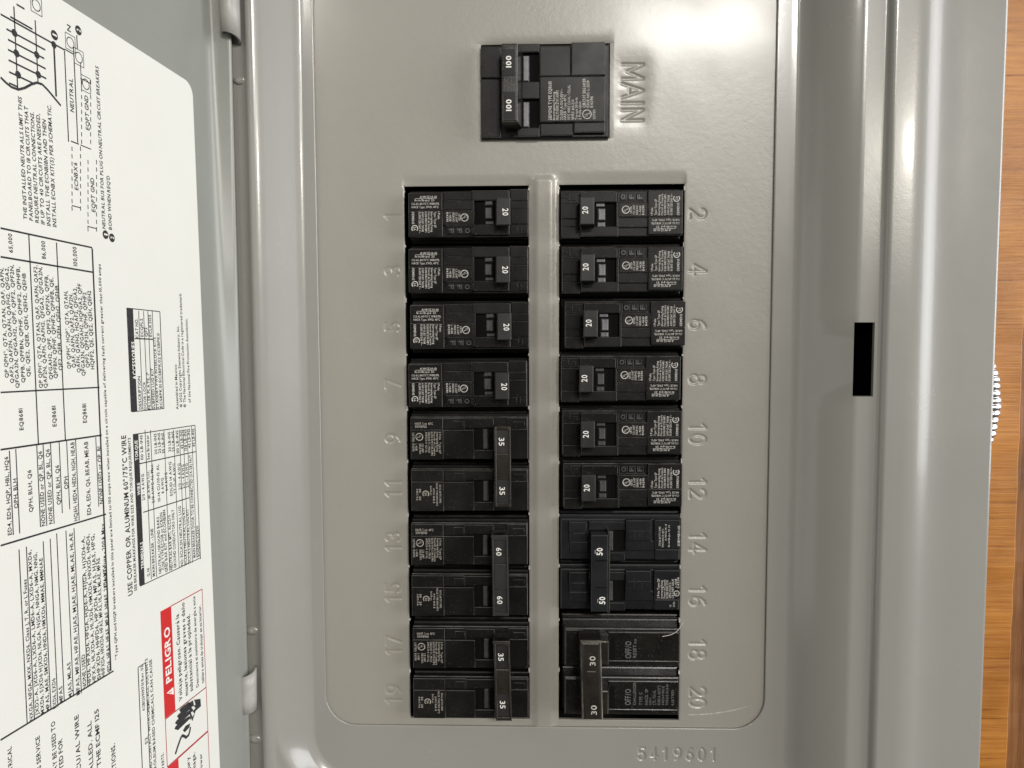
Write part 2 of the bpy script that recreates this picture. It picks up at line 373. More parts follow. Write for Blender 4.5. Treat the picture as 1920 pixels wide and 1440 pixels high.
# ------------------------------------------------------------------ materials
def mat(name, col, rough=0.5, metal=0.0, spec=0.5, bump=None, vary=None, coat=0.0, coat_rough=0.09, each=0.0, dust=None, smudge=0.0):
    m = bpy.data.materials.new(name)
    m.use_nodes = True
    nt = m.node_tree
    b = nt.nodes['Principled BSDF']
    b.inputs['Base Color'].default_value = (*col, 1)
    b.inputs['Roughness'].default_value = rough
    b.inputs['Metallic'].default_value = metal
    b.inputs['Specular IOR Level'].default_value = spec
    b.inputs['Coat Weight'].default_value = coat
    b.inputs['Coat Roughness'].default_value = coat_rough
    tc = nt.nodes.new('ShaderNodeTexCoord')
    if vary:
        n = nt.nodes.new('ShaderNodeTexNoise')
        n.inputs['Scale'].default_value = vary[0]
        n.inputs['Detail'].default_value = 5
        n.inputs['Roughness'].default_value = 0.65
        r = nt.nodes.new('ShaderNodeValToRGB')
        lo, hi = vary[1], vary[2]
        r.color_ramp.elements[0].position = 0.3
        r.color_ramp.elements[1].position = 0.7
        r.color_ramp.elements[0].color = (*[c * lo for c in col], 1)
        r.color_ramp.elements[1].color = (*[c * hi for c in col], 1)
        nt.links.new(tc.outputs['Object'], n.inputs['Vector'])
        nt.links.new(n.outputs['Fac'], r.inputs['Fac'])
        nt.links.new(r.outputs['Color'], b.inputs['Base Color'])
        mp = nt.nodes.new('ShaderNodeMapRange')
        mp.inputs['To Min'].default_value = max(0.02, rough - 0.03)
        mp.inputs['To Max'].default_value = rough + 0.04
        nt.links.new(n.outputs['Fac'], mp.inputs['Value'])
        nt.links.new(mp.outputs['Result'], b.inputs['Roughness'])
    def feed(sock):
        return sock.links[0].from_socket if sock.links else None
    if each:                                # every piece of plastic differs a little
        oi = nt.nodes.new('ShaderNodeObjectInfo')
        me_ = nt.nodes.new('ShaderNodeMapRange')
        me_.inputs['To Min'].default_value = 1 - each
        me_.inputs['To Max'].default_value = 1 + each
        nt.links.new(oi.outputs['Random'], me_.inputs['Value'])
        vm = nt.nodes.new('ShaderNodeVectorMath')
        vm.operation = 'SCALE'
        src = feed(b.inputs['Base Color'])
        nt.links.new(src, vm.inputs[0])
        nt.links.new(me_.outputs['Result'], vm.inputs['Scale'])
        nt.links.new(vm.outputs[0], b.inputs['Base Color'])
    if dust:                                # sparse pale specks lying on the surface
        dn = nt.nodes.new('ShaderNodeTexNoise')
        dn.inputs['Scale'].default_value = dust[0]
        dn.inputs['Detail'].default_value = 3
        nt.links.new(tc.outputs['Object'], dn.inputs['Vector'])
        dm = nt.nodes.new('ShaderNodeMapRange')
        dm.inputs['From Min'].default_value = dust[1]
        dm.inputs['From Max'].default_value = dust[1] + 0.05
        dm.inputs['To Max'].default_value = dust[2]
        nt.links.new(dn.outputs['Fac'], dm.inputs['Value'])
        dx = nt.nodes.new('ShaderNodeMix')
        dx.data_type = 'RGBA'
        nt.links.new(dm.outputs['Result'], dx.inputs['Factor'])
        nt.links.new(feed(b.inputs['Base Color']), dx.inputs[6])
        dx.inputs[7].default_value = (0.42, 0.40, 0.36, 1)
        nt.links.new(dx.outputs[2], b.inputs['Base Color'])
    if smudge:                              # handling marks show in the gloss
        sn = nt.nodes.new('ShaderNodeTexNoise')
        sn.inputs['Scale'].default_value = 34
        sn.inputs['Detail'].default_value = 3
        sn.inputs['Roughness'].default_value = 0.7
        sn.inputs['Distortion'].default_value = 0.1
        nt.links.new(tc.outputs['Object'], sn.inputs['Vector'])
        sm = nt.nodes.new('ShaderNodeMapRange')
        sm.inputs['From Min'].default_value = 0.35
        sm.inputs['From Max'].default_value = 0.68
        sm.inputs['To Min'].default_value = rough - smudge * .5
        sm.inputs['To Max'].default_value = rough + smudge
        nt.links.new(sn.outputs['Fac'], sm.inputs['Value'])
        nt.links.new(sm.outputs['Result'], b.inputs['Roughness'])
    if bump:
        prev = None
        for sc, st, dist in bump:
            n2 = nt.nodes.new('ShaderNodeTexNoise')
            n2.inputs['Scale'].default_value = sc
            n2.inputs['Detail'].default_value = 2
            bp = nt.nodes.new('ShaderNodeBump')
            bp.inputs['Strength'].default_value = st
            bp.inputs['Distance'].default_value = dist
            nt.links.new(tc.outputs['Object'], n2.inputs['Vector'])
            nt.links.new(n2.outputs['Fac'], bp.inputs['Height'])
            if prev:
                nt.links.new(prev.outputs['Normal'], bp.inputs['Normal'])
            prev = bp
        nt.links.new(prev.outputs['Normal'], b.inputs['Normal'])
    return m

PAINT = mat('grey_enamel', (0.285, 0.279, 0.257), 0.25, dust=(1300, 0.69, 0.25), smudge=0.025, spec=0.5, vary=(18, 0.98, 1.02), bump=[(1500, 0.10, 0.0002), (330, 0.08, 0.0002), (55, 0.10, 0.0003)], coat=0.3)
PLATE = mat('grey_plate_enamel', (0.304, 0.289, 0.256), 0.33, dust=(1300, 0.69, 0.25), smudge=0.03, spec=0.5, vary=(18, 0.98, 1.02), bump=[(1500, 0.16, 0.0002), (420, 0.30, 0.0002), (55, 0.10, 0.0003)], coat=0.30, coat_rough=0.16)
DOORP = mat('grey_door_enamel', (0.265, 0.272, 0.248), 0.34, dust=(1300, 0.69, 0.25), spec=0.45, vary=(40, 0.97, 1.03), bump=[(1500, 0.10, 0.0002)])
STEEL = mat('bare_hinge_steel', (0.37, 0.366, 0.338), 0.42, spec=0.5, vary=(160, 0.9, 1.08), bump=[(900, 0.2, 0.0002)])
FOIL = mat('bright_foil', (0.66, 0.66, 0.67), 0.30, metal=1.0)
BLACK = mat('black_plastic', (0.0078, 0.0076, 0.0070), 0.33, spec=0.22, each=0.3, dust=(1900, 0.68, 0.22), smudge=0.10, vary=(90, 0.6, 1.5), bump=[(2600, 0.12, 0.00012)])
BLUEB = mat('blue_black_plastic', (0.0100, 0.0106, 0.0122), 0.36, spec=0.32, each=0.25, dust=(1900, 0.69, 0.2), smudge=0.08, vary=(90, 0.65, 1.4), bump=[(2600, 0.12, 0.00012)])
BROWNB = mat('brown_black_plastic', (0.0080, 0.0073, 0.0062), 0.24, spec=0.42, dust=(1700, 0.67, 0.25), smudge=0.12, vary=(70, 0.6, 1.6), bump=[(2000, 0.12, 0.00012)])
HANDLE = mat('dark_grey_toggle_plastic', (0.021, 0.021, 0.0203), 0.42, spec=0.34, each=0.2, dust=(1900, 0.68, 0.2), vary=(260, 0.85, 1.2), bump=[(2600, 0.12, 0.00012)])
TIE = mat('worn_tie_bar_plastic', (0.0165, 0.0145, 0.0118), 0.25, spec=0.5, dust=(1900, 0.68, 0.2), smudge=0.1, vary=(110, 0.65, 1.5), bump=[(1800, 0.2, 0.0002)])
EDGE = {}  # paler chamfer colours: the light caught along plastic edges is painted in
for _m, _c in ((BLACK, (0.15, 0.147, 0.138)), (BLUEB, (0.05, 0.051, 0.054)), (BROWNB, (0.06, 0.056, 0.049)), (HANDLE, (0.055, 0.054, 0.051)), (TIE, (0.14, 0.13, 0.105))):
    EDGE[_m.name] = mat(_m.name + '_edge_highlight', _c, 0.2, spec=0.7, vary=(140, 0.2, 1.6))
HOLE = mat('unlit_cavity', (0.004, 0.004, 0.004), 0.8, spec=0.1)
HUB = mat('toggle_hub_grey', (0.055, 0.054, 0.055), 0.4, spec=0.5, vary=(400, 0.7, 1.3))
HUBM = mat('toggle_hub_pale', (0.16, 0.16, 0.17), 0.35, spec=0.5, vary=(400, 0.6, 1.3))  # paler grey, used on some of the toggle hubs
INK_W = mat('white_print', (0.56, 0.545, 0.505), 0.6, vary=(700, 0.5, 1.2))
INK_D = mat('dull_print', (0.40, 0.37, 0.33), 0.6, vary=(700, 0.4, 1.3))
INK_G = mat('faded_grey_print', (0.13, 0.13, 0.125), 0.6, vary=(900, 0.55, 1.3))
INK_H = mat('bright_number_print', (0.80, 0.79, 0.75), 0.55)
LABEL = mat('label_paper', (0.775, 0.775, 0.725), 0.38, spec=0.45, smudge=0.08, vary=(9, 0.965, 1.02), bump=[(700, 0.05, 0.0002)])
INK = mat('label_ink', (0.018, 0.018, 0.020), 0.5, vary=(900, 0.6, 2.2))
RED = mat('label_red', (0.60, 0.018, 0.022), 0.45)
REDL = mat('label_red_line', (0.42, 0.03, 0.04), 0.5)
WHITE = mat('label_white', (0.82, 0.81, 0.76), 0.45)
THREAD = mat('white_fibre', (0.8, 0.78, 0.72), 0.6)
SCR = mat('scratched_paint', (0.52, 0.51, 0.47), 0.4, vary=(500, 0.55, 1.15))
CAVITY = mat('box_interior', (0.03, 0.029, 0.027), 0.6)

def wood(name, c0, c1, c2, grain_axis, rough=0.4, scale=1.0):
    m = bpy.data.materials.new(name)
    m.use_nodes = True
    nt = m.node_tree
    b = nt.nodes['Principled BSDF']
    b.inputs['Roughness'].default_value = rough
    tc = nt.nodes.new('ShaderNodeTexCoord')
    mp = nt.nodes.new('ShaderNodeMapping')
    mp.inputs['Scale'].default_value = (22, 60, 520) if grain_axis == 'x' else (420, 60, 14)
    nt.links.new(tc.outputs['Object'], mp.inputs['Vector'])
    n = nt.nodes.new('ShaderNodeTexNoise')
    n.inputs['Scale'].default_value = scale
    n.inputs['Detail'].default_value = 7
    n.inputs['Roughness'].default_value = 0.68
    n.inputs['Distortion'].default_value = 0.25
    nt.links.new(mp.outputs['Vector'], n.inputs['Vector'])
    r = nt.nodes.new('ShaderNodeValToRGB')
    e = r.color_ramp.elements
    e[0].position, e[0].color = 0.30, (*c0, 1)
    e[1].position, e[1].color = 0.62, (*c2, 1)
    k = e.new(0.40)
    k.color = (*c1, 1)
    nt.links.new(n.outputs['Fac'], r.inputs['Fac'])
    big = nt.nodes.new('ShaderNodeTexNoise')
    big.inputs['Scale'].default_value = 26
    big.inputs['Detail'].default_value = 4
    nt.links.new(tc.outputs['Object'], big.inputs['Vector'])
    mx = nt.nodes.new('ShaderNodeMix')
    mx.data_type = 'RGBA'
    mx.blend_type = 'MULTIPLY'
    rr = nt.nodes.new('ShaderNodeValToRGB')
    rr.color_ramp.elements[0].position = 0.35
    rr.color_ramp.elements[0].color = (0.72, 0.66, 0.58, 1)
    rr.color_ramp.elements[1].position = 0.6
    rr.color_ramp.elements[1].color = (1, 1, 1, 1)
    nt.links.new(big.outputs['Fac'], rr.inputs['Fac'])
    mx.inputs['Factor'].default_value = 1.0
    nt.links.new(r.outputs['Color'], mx.inputs[6])
    nt.links.new(rr.outputs['Color'], mx.inputs[7])
    nt.links.new(mx.outputs[2], b.inputs['Base Color'])
    bp = nt.nodes.new('ShaderNodeBump')
    bp.inputs['Strength'].default_value = 0.5
    bp.inputs['Distance'].default_value = 0.0006
    nt.links.new(n.outputs['Fac'], bp.inputs['Height'])
    nt.links.new(bp.outputs['Normal'], b.inputs['Normal'])
    return m
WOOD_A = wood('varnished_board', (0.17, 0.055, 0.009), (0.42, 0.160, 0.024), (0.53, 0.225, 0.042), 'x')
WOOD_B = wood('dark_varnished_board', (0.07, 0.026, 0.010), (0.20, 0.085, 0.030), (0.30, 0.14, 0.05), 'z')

# ------------------------------------------------------------------ object helpers
def add_mesh(name, verts, faces, material, parent=None, smooth=False, edge_faces=None):
    """verts (x, h, z) in mm -> one mesh object"""
    me = bpy.data.meshes.new(name)
    v = np.asarray(verts, dtype=float)
    w = np.empty_like(v)
    w[:, 0], w[:, 1], w[:, 2] = v[:, 0] * MM, -v[:, 1] * MM, v[:, 2] * MM
    me.from_pydata(w.tolist(), [], faces)
    if smooth:
        me.polygons.foreach_set('use_smooth', [True] * len(me.polygons))
    me.materials.append(material)
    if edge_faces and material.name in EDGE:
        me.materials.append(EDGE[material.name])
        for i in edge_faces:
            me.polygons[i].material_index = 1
    me.update()
    o = bpy.data.objects.new(name, me)
    COL.objects.link(o)
    if parent:
        o.parent = parent
    return o

def thing(name, label, cat, at=(0, 0, 0), group=None, rot=0.0):
    o = bpy.data.objects.new(name, None)
    o.empty_display_size = 0.01
    COL.objects.link(o)
    o.location = (at[0] * MM, -at[1] * MM, at[2] * MM)
    o.rotation_euler = (0, rot, 0)
    o['label'], o['category'] = label, cat
    if group:
        o['group'] = group
    return o

class MB:
    def __init__(s):
        s.v, s.f, s.e = [], [], []
    def quad_loop(s, loops, cap=True, edge=()):
        """stack of equal-length loops of (x, h, z)"""
        n0 = len(s.v)
        k = len(loops[0])
        for L in loops:
            s.v += L
        for i in range(len(loops) - 1):
            for j in range(k):
                a, b = n0 + i * k + j, n0 + i * k + (j + 1) % k
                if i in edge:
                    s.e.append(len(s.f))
                s.f.append((a, b, b + k, a + k))
        if cap:
            s.f.append(tuple(range(n0 + (len(loops) - 1) * k, n0 + len(loops) * k)))
        return s
    def box(s, x0, x1, z0, z1, h0, h1, b=0.3, tx=0.0, tz=0.0):
        """chamfered block from h0 up to h1; tx, tz taper each side inwards towards the top"""
        x0, x1 = min(x0, x1), max(x0, x1)
        z0, z1 = min(z0, z1), max(z0, z1)
        b = min(b, (x1 - x0) * .3, (z1 - z0) * .3)
        def R(dx, dz, h):
            return [(x0 + dx, h, z0 + dz), (x1 - dx, h, z0 + dz), (x1 - dx, h, z1 - dz), (x0 + dx, h, z1 - dz)]
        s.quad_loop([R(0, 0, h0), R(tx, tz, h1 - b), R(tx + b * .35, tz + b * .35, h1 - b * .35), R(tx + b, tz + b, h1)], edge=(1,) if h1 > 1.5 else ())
        return s
    def lean(s, base, top, h0, h1, b=0.35):
        """block leaning from rectangle base to rectangle top (x0, x1, z0, z1)"""
        def R(r, d, h):
            return [(r[0] + d, h, r[2] + d), (r[1] - d, h, r[2] + d), (r[1] - d, h, r[3] - d), (r[0] + d, h, r[3] - d)]
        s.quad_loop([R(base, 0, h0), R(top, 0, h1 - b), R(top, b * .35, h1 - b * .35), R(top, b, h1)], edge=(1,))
        return s
    def ring(s, x, z, r, w, h, n=28):
        n0 = len(s.v)
        for i in range(n):
            a = 2 * math.pi * i / n
            c_, s_ = math.cos(a), math.sin(a)
            s.v += [(x + (r - w / 2) * c_, h, z + (r - w / 2) * s_), (x + (r + w / 2) * c_, h, z + (r + w / 2) * s_)]
        for i in range(n):
            a, b = n0 + 2 * i, n0 + 2 * ((i + 1) % n)
            s.f.append((a, a + 1, b + 1, b))
        return s
    def rect(s, x0, x1, z0, z1, h):
        n0 = len(s.v)
        s.v += [(x0, h, z0), (x1, h, z0), (x1, h, z1), (x0, h, z1)]
        s.f.append((n0, n0 + 1, n0 + 2, n0 + 3))
        return s
    def text(s, string, x, z, length, cap, h, ang=0, weight=0):
        """print: starts at (x, z) on the baseline; ang in degrees, counter-clockwise"""
        V, F, W = string_mesh(string, weight)
        if W <= 0:
            return s
        kx, kz = length / W, cap
        a = math.radians(ang)
        c_, s_ = math.cos(a), math.sin(a)
        n0 = len(s.v)
        for (u, v) in V:
            u, v = u * kx, v * kz
            s.v.append((x + u * c_ - v * s_, h, z + u * s_ + v * c_))
        s.f += [tuple(n0 + i for i in f) for f in F]
        return s
    def build(s, name, material, parent=None, smooth=False):
        return add_mesh(name, s.v, s.f, material, parent, smooth, s.e)

# printed letters: outlines of the built-in font, cached glyph by glyph (cap height = 1)
GLY = {}
def glyph(ch, weight):
    key = (ch, weight)
    if key not in GLY:
        cu = bpy.data.curves.new('glyph', 'FONT')
        cu.body = ch
        cu.resolution_u = 2
        cu.fill_mode = 'FRONT'
        cu.offset = (0.020, 0.022, 0.022, 0.030, 0.012)[weight]
        o = bpy.data.objects.new('glyph', cu)
        COL.objects.link(o)
        bpy.context.view_layer.update()
        me = o.to_mesh()
        V = [(v.co.x / 0.72, v.co.y / 0.72) for v in me.vertices]
        F = [tuple(p.vertices) for p in me.polygons]
        o.to_mesh_clear()
        bpy.data.objects.remove(o)
        bpy.data.curves.remove(cu)
        if V:
            x0, x1 = min(v[0] for v in V), max(v[0] for v in V)
            V = [(v[0] - x0 + 0.07, v[1]) for v in V]
            adv = x1 - x0 + 0.14
        else:
            adv = 0.36
        GLY[key] = (V, F, adv)
    return GLY[key]
def string_mesh(string, weight):
    V, F, x = [], [], 0.0
    for ch in string:
        base = {'á': 'a', 'í': 'i', 'ñ': 'n'}.get(ch, ch)
        gv, gf, adv = glyph(base, weight)
        if base != ch:                      # accent drawn as its own stroke
            n0 = len(V)
            c_ = x + adv / 2
            V += [(c_ - .12, .86), (c_ + .02, .84), (c_ + .2, 1.04), (c_ + .04, 1.06)]
            F.append((n0, n0 + 1, n0 + 2, n0 + 3))
        n0 = len(V)
        V += [(a + x, b) for a, b in gv]
        F += [tuple(n0 + i for i in f) for f in gf]
        x += adv
    return V, F, x

# stroke letters for the stamping in the sheet metal (unit height, drawn upright)
def arc(cx, cz, rx, rz, a0, a1, n=10):
    return [(cx + rx * math.cos(math.radians(a0 + (a1 - a0) * i / n)), cz + rz * math.sin(math.radians(a0 + (a1 - a0) * i / n))) for i in range(n + 1)]
STROKE = {
    '0': [arc(.3, .5, .27, .47, 0, 360, 20)],
    '1': [[(.12, .78), (.32, .97), (.32, .03)]],
    '2': [arc(.3, .7, .26, .26, 170, -30, 10) + [(.05, .04), (.57, .04)]],
    '3': [arc(.28, .73, .24, .23, 150, -90, 10), arc(.28, .27, .27, .25, 90, -150, 10)],
    '4': [[(.42, .03), (.42, .97), (.03, .3), (.6, .3)]],
    '5': [[(.53, .96), (.1, .96), (.07, .55)] + arc(.28, .32, .27, .29, 120, -150, 12)],
    '6': [arc(.3, .3, .26, .27, 0, 360, 16), [(.05, .36), (.12, .68), (.3, .88), (.48, .95)]],
    '7': [[(.03, .96), (.57, .96), (.2, .03)]],
    '8': [arc(.3, .73, .22, .23, 0, 360, 14), arc(.3, .26, .27, .25, 0, 360, 16)],
    '9': [arc(.3, .69, .26, .27, 0, 360, 16), [(.55, .62), (.48, .3), (.3, .12), (.12, .05)]],
    'M': [[(.02, .02), (.04, .98), (.4, .25), (.76, .98), (.78, .02)]],
    'A': [[(.0, .02), (.36, .98), (.72, .02)], [(.14, .34), (.58, .34)]],
    'I': [[(.1, .02), (.1, .98)]],
    'N': [[(.05, .02), (.05, .98), (.6, .02), (.6, .98)]],
}
ADV = {'M': 1.02, 'A': .92, 'I': .4, 'N': .8}
def stamp_segments(string, x, z, height, ang, squeeze=1.0, gap=0.16, centre=True):
    segs, u = [], 0.0
    pls = []
    for ch in string:
        for pl in STROKE[ch]:
            pls.append([((p[0] + u) * height * squeeze, p[1] * height) for p in pl])
        u += ADV.get(ch, .6 + gap)
    wid = (u - gap) * height * squeeze
    ox, oz = (-wid / 2, -height / 2) if centre else (0, 0)
    a = math.radians(ang)
    for pl in pls:
        q = [(x + (p[0] + ox) * math.cos(a) - (p[1] + oz) * math.sin(a), z + (p[0] + ox) * math.sin(a) + (p[1] + oz) * math.cos(a)) for p in pl]
        segs += list(zip(q[:-1], q[1:]))
    return np.array(segs)
def stamp_depth(X, Z, segs, half=0.60, soft=0.40):
    """0..1 depth profile around strokes for arrays X, Z"""
    out = np.zeros(X.shape)
    lo = segs.reshape(-1, 2).min(0) - 3
    hi = segs.reshape(-1, 2).max(0) + 3
    idx = np.where((X > lo[0]) & (X < hi[0]) & (Z > lo[1]) & (Z < hi[1]))
    if not len(idx[0]):
        return out
    px, pz = X[idx], Z[idx]
    d = np.full(px.shape, 1e9)
    for (a, b) in segs:
        ab = b - a
        L = ab @ ab + 1e-9
        t = np.clip(((px - a[0]) * ab[0] + (pz - a[1]) * ab[1]) / L, 0, 1)
        d = np.minimum(d, np.hypot(px - a[0] - t * ab[0], pz - a[1] - t * ab[1]))
    p = np.clip((half + soft - d) / (2 * soft), 0, 1)
    out[idx] = p * p * (3 - 2 * p) + 0.12 * np.exp(-(d / 2.0) ** 2)
    return out

# ------------------------------------------------------------------ setting: boarded wall
wall = thing('wall', 'orange varnished wooden board wall showing along the right edge', 'wall')
wall['kind'] = 'structure'
def plank(x0, x1, h1, material, edge=0.8):
    m = MB()
    zs = np.linspace(-330, 330, 90)
    hs = h1 + 0.12 * np.sin(zs * .21) + 0.08 * rng.standard_normal(90)
    n = len(zs)
    prof = []
    for i, z in enumerate(zs):
        j = 0.12 * rng.standard_normal()
        prof.append([(x0, h1 - 14, z), (x0, hs[i], z), (x1 - edge + j, hs[i], z), (x1 + j, hs[i] - edge, z), (x1, h1 - 14, z)])
    for p in prof:
        m.v += p
    for i in range(n - 1):
        for k in range(4):
            a = i * 5 + k
            m.f.append((a, a + 1, a + 6, a + 5))
    return m.build('plank', material, wall)
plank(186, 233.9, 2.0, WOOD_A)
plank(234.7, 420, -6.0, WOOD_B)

# ------------------------------------------------------------------ the load centre
panel = thing('breaker_panel', 'grey enamelled steel breaker panel with its door swung open to the left', 'electrical panel', (15, 0, -166))
panel.location = (0, 0, 0)

# --- cover frame: a pressed profile swept round the rounded opening
XL, XR, ZB, ZT, RC = -90.7, 120.2, -165.7, 189.0, 15.0
def fillet_path(pts, n):
    """polyline [(offset, h, radius)] -> points with rounded corners, n per corner"""
    out = [pts[0][:2]]
    for i in range(1, len(pts) - 1):
        p, q, r = (np.array(pts[k][:2]) for k in (i - 1, i, i + 1))
        rad = pts[i][2]
        d0 = min(rad, .48 * np.linalg.norm(p - q))
        d1 = min(rad, .48 * np.linalg.norm(r - q))
        a = q + (p - q) / np.linalg.norm(p - q) * d0
        b = q + (r - q) / np.linalg.norm(r - q) * d1
        for t in np.linspace(0, 1, n):
            out.append(tuple((1 - t) ** 2 * a + 2 * t * (1 - t) * q + t * t * b))
    out.append(pts[-1][:2])
    return out
RIM = [(0.75, -1.35), (0.12, -1.25), (0.0, -0.5), (0.1, -0.14), (0.4, 0.0)]
NF = 44
right_flat = [(x, 0.0) for x in np.linspace(0.8, 6.0, NF)]
left_flat = [(x, 0.0) for x in np.linspace(0.8, 3.6, NF)]
bot_off = np.concatenate([np.linspace(0.8, 8.6, 6), np.linspace(9.0, 18.2, NF - 8), np.linspace(20, 22, 2)])
bot_flat = [(x, 0.0) for x in bot_off]
R1 = fillet_path([(6.2, 0, 0), (11.0, 0, 7), (28.2, 18, 6.5), (30.3, 18, 0.01)], 13)[:-14]
R2 = [(30.3, 18), (33.0, 18), (36.5, 18), (39.2, 18)]
R3 = fillet_path([(39.6, 18, 0), (41.0, 18, 1.2), (42.8, 21, 1.6), (56.0, 21, 5.0), (66.0, 17.6, 10), (93.3, 15.6, 1.6), (94.3, 9.5, 0)], 13)
right_rest = R1 + R2 + R3
NR = len(right_rest)
def resample(path, n):
    p = np.array(path)
    t = np.linspace(0, len(p) - 1, n)
    return list(zip(np.interp(t, range(len(p)), p[:, 0]), np.interp(t, range(len(p)), p[:, 1])))
left_rest = resample(fillet_path([(4.0, 0, 0), (6.6, 0, 4.0), (23.2, 12, 4.0), (26.6, 12, 1.6), (30.0, 7.4, 3.0), (58, 7.4, 1), (60, 0, 0)], 16), NR)
bot_rest = resample(fillet_path([(22.4, 0, 0), (26.5, 0, 6), (46, 17, 6), (62, 17, 5), (90, 15.6, 1.5), (91.5, 8.0, 0)], 18), NR)
PR = RIM + right_flat + right_rest
PL = RIM + left_flat + left_rest
PB = RIM + bot_flat + bot_rest
NRING = len(PR)
zlist = sorted(set(list(np.linspace(ZB + RC, ZT - RC, 54)) + [-4.6, 28.0]))
zlist = [z for z in zlist if z in (-4.6, 28.0) or min(abs(z + 4.6), abs(z - 28)) > 1.5]
xlist = np.concatenate([np.linspace(XL + RC, 55, 26), np.linspace(55.3, 102.5, 136), [XR - RC]])
NC, NE = 14, 5
rings = []
iz0, iz1 = zlist.index(-4.6), zlist.index(28.0)
right_start = None
for i in range(NRING):
    (ro, rh), (lo, lh), (bo, bh) = PR[i], PL[i], PB[i]
    t = max(0.0, (i - len(RIM)) / (NRING - len(RIM)))
    ramp = i >= len(RIM) + NF
    rr = RC + ro * .9 if not ramp else 9.0
    rl = RC + lo if not ramp else 26.0 + lo * .4
    rr = min(rr, RC + min(ro, bo))
    rl = min(rl, RC + min(lo, bo))
    xr, xl, zb, zt = XR + ro, XL - lo, ZB - bo, ZT + bo
    P = []
    # right side going up
    P += [(xr, rh, z) for z in zlist]
    # top right: extra straight, corner, extra straight
    def corner(cx, cz, r, a0, h):
        return [(cx + r * math.cos(math.radians(a0 + 90 * k / NC)), h, cz + r * math.sin(math.radians(a0 + 90 * k / NC))) for k in range(NC + 1)]
    def straight(a, b, n):
        return [tuple(np.array(a) + (np.array(b) - np.array(a)) * k / n) for k in range(1, n)]
    c1 = corner(xr - rr, zt - rr, rr, 0, rh)
    P += straight((xr, rh, zlist[-1]), c1[0], NE) + c1
    c2 = corner(xl + rl, zt - rl, rl, 90, lh)
    P += straight(c1[-1], c2[0], 14) + c2
    c3 = corner(xl + rl, zb + rl, rl, 180, lh)
    P += straight(c2[-1], c3[0], 50) + c3
    xs0 = xlist[0]
    P += straight(c3[-1], (max(xs0, c3[-1][0] + .01), lh, zb), NE)
    for x in xlist:
        w = (x - xlist[0]) / (xlist[-1] - xlist[0])
        P.append((max(x, c3[-1][0] + .02), bh if not ramp else lh * (1 - w) + rh * w if False else bh, zb))
    c4 = corner(xr - rr, zb + rr, rr, 270, rh)
    P += straight(P[-1], c4[0], NE) + c4
    P += straight(c4[-1], (xr, rh, zlist[0]), NE)
    rings.append(P)
NP = len(rings[0])
V = np.array(rings)                         # ring, point, xyz(h)
serial = stamp_segments('5419601', 60.2, -181.6, 6.1, 0, squeeze=0.92, gap=0.42, centre=False)
VX, VZ = V[:, :, 0], V[:, :, 2]
V[:, :, 1] -= 0.42 * stamp_depth(VX, VZ, serial, half=.5, soft=.34)
# press marks: the sheet is never quite true
V[:, :, 1] += 0.05 * np.sin(VX * .045 + 1) * np.sin(VZ * .031) + 0.025 * np.sin(VZ * .11 + VX * .05)
si0 = len(RIM) + NF + len(R1)
si1 = si0 + len(R2) - 1
faces = []
for i in range(NRING - 1):
    for j in range(NP):
        if si0 <= i < si1 and iz0 <= j < iz1:
            continue                       # the latch slot
        k = (j + 1) % NP
        faces.append((i * NP + j, (i + 1) * NP + j, (i + 1) * NP + k, i * NP + k))
cover = add_mesh('cover_frame', V.reshape(-1, 3), faces, PAINT, panel, True)
# latch slot: folded walls and the unlit hollow behind
m = MB()
sx0, sx1, sz0, sz1 = XR + 30.3, XR + 39.2, -4.6, 28.0
m.quad_loop([[(sx0, 18, sz0), (sx1, 18, sz0), (sx1, 18, sz1), (sx0, 18, sz1)], [(sx0 + .15, 16.2, sz0 + .2), (sx1 - .15, 16.2, sz0 + .2), (sx1 - .15, 16.2, sz1 - .2), (sx0 + .15, 16.2, sz1 - .2)]], cap=False)
m.build('latch_slot_edge', PAINT, panel)
m = MB()
m.quad_loop([[(sx0 - 1, 16.1, sz0 - 1), (sx1 + 1, 16.1, sz0 - 1), (sx1 + 1, 16.1, sz1 + 1), (sx0 - 1, 16.1, sz1 + 1)], [(sx0 - 2, -30, sz0 - 2), (sx1 + 2, -30, sz0 - 2), (sx1 + 2, -30, sz1 + 2), (sx0 - 2, -30, sz1 + 2)]])
m.build('latch_slot_hollow', HOLE, panel)

# --- dead-front plate: pressed sheet with two breaker windows, the main window and stamped numbers
HP = -1.45
WIN = [(-50.0, 8.0, -162.6, 92.0), (22.0, 79.8, -162.6, 92.2), (-13.7, 45.2, 113.2, 155.7)]
NUML = [78.4, 53.0, 26.9, 0.0, -25.9, -49.7, -76.0, -100.9, -126.8, -151.2]
NUMR = [78.6, 53.0, 27.6, 2.0, -23.5, -49.3, -75.4, -101.2, -127.2, -151.0]
def dense(parts):
    out = []
    for a, b, st in parts:
        out += list(np.arange(a, b - 1e-6, st))
    return out + [parts[-1][1]]
gx = dense([(-92.5, -63, 3.0), (-63, -50.4, .24), (-50.4, -49.6, .2), (-49.6, 7.6, 3.3), (7.6, 22.4, .4), (22.4, 47, 3.0), (47, 63, .24), (63, 79.4, 2.0), (79.4, 95, .24), (95, 122, 3.0)])
gz = dense([(-167.5, -164, .5), (-164, 99.5, .28), (99.5, 112.8, 1.2), (112.8, 157, .26), (157, 191, 3)])
def snap(g, vals):
    g = np.array(sorted(g))
    for v in vals:
        g[np.argmin(abs(g - v))] = v
    return np.unique(g)
gx = snap(gx, [w[0] for w in WIN] + [w[1] for w in WIN])
gz = snap(gz, [w[2] for w in WIN] + [w[3] for w in WIN])
GX, GZ = np.meshgrid(gx, gz)
Hh = np.full(GX.shape, HP)
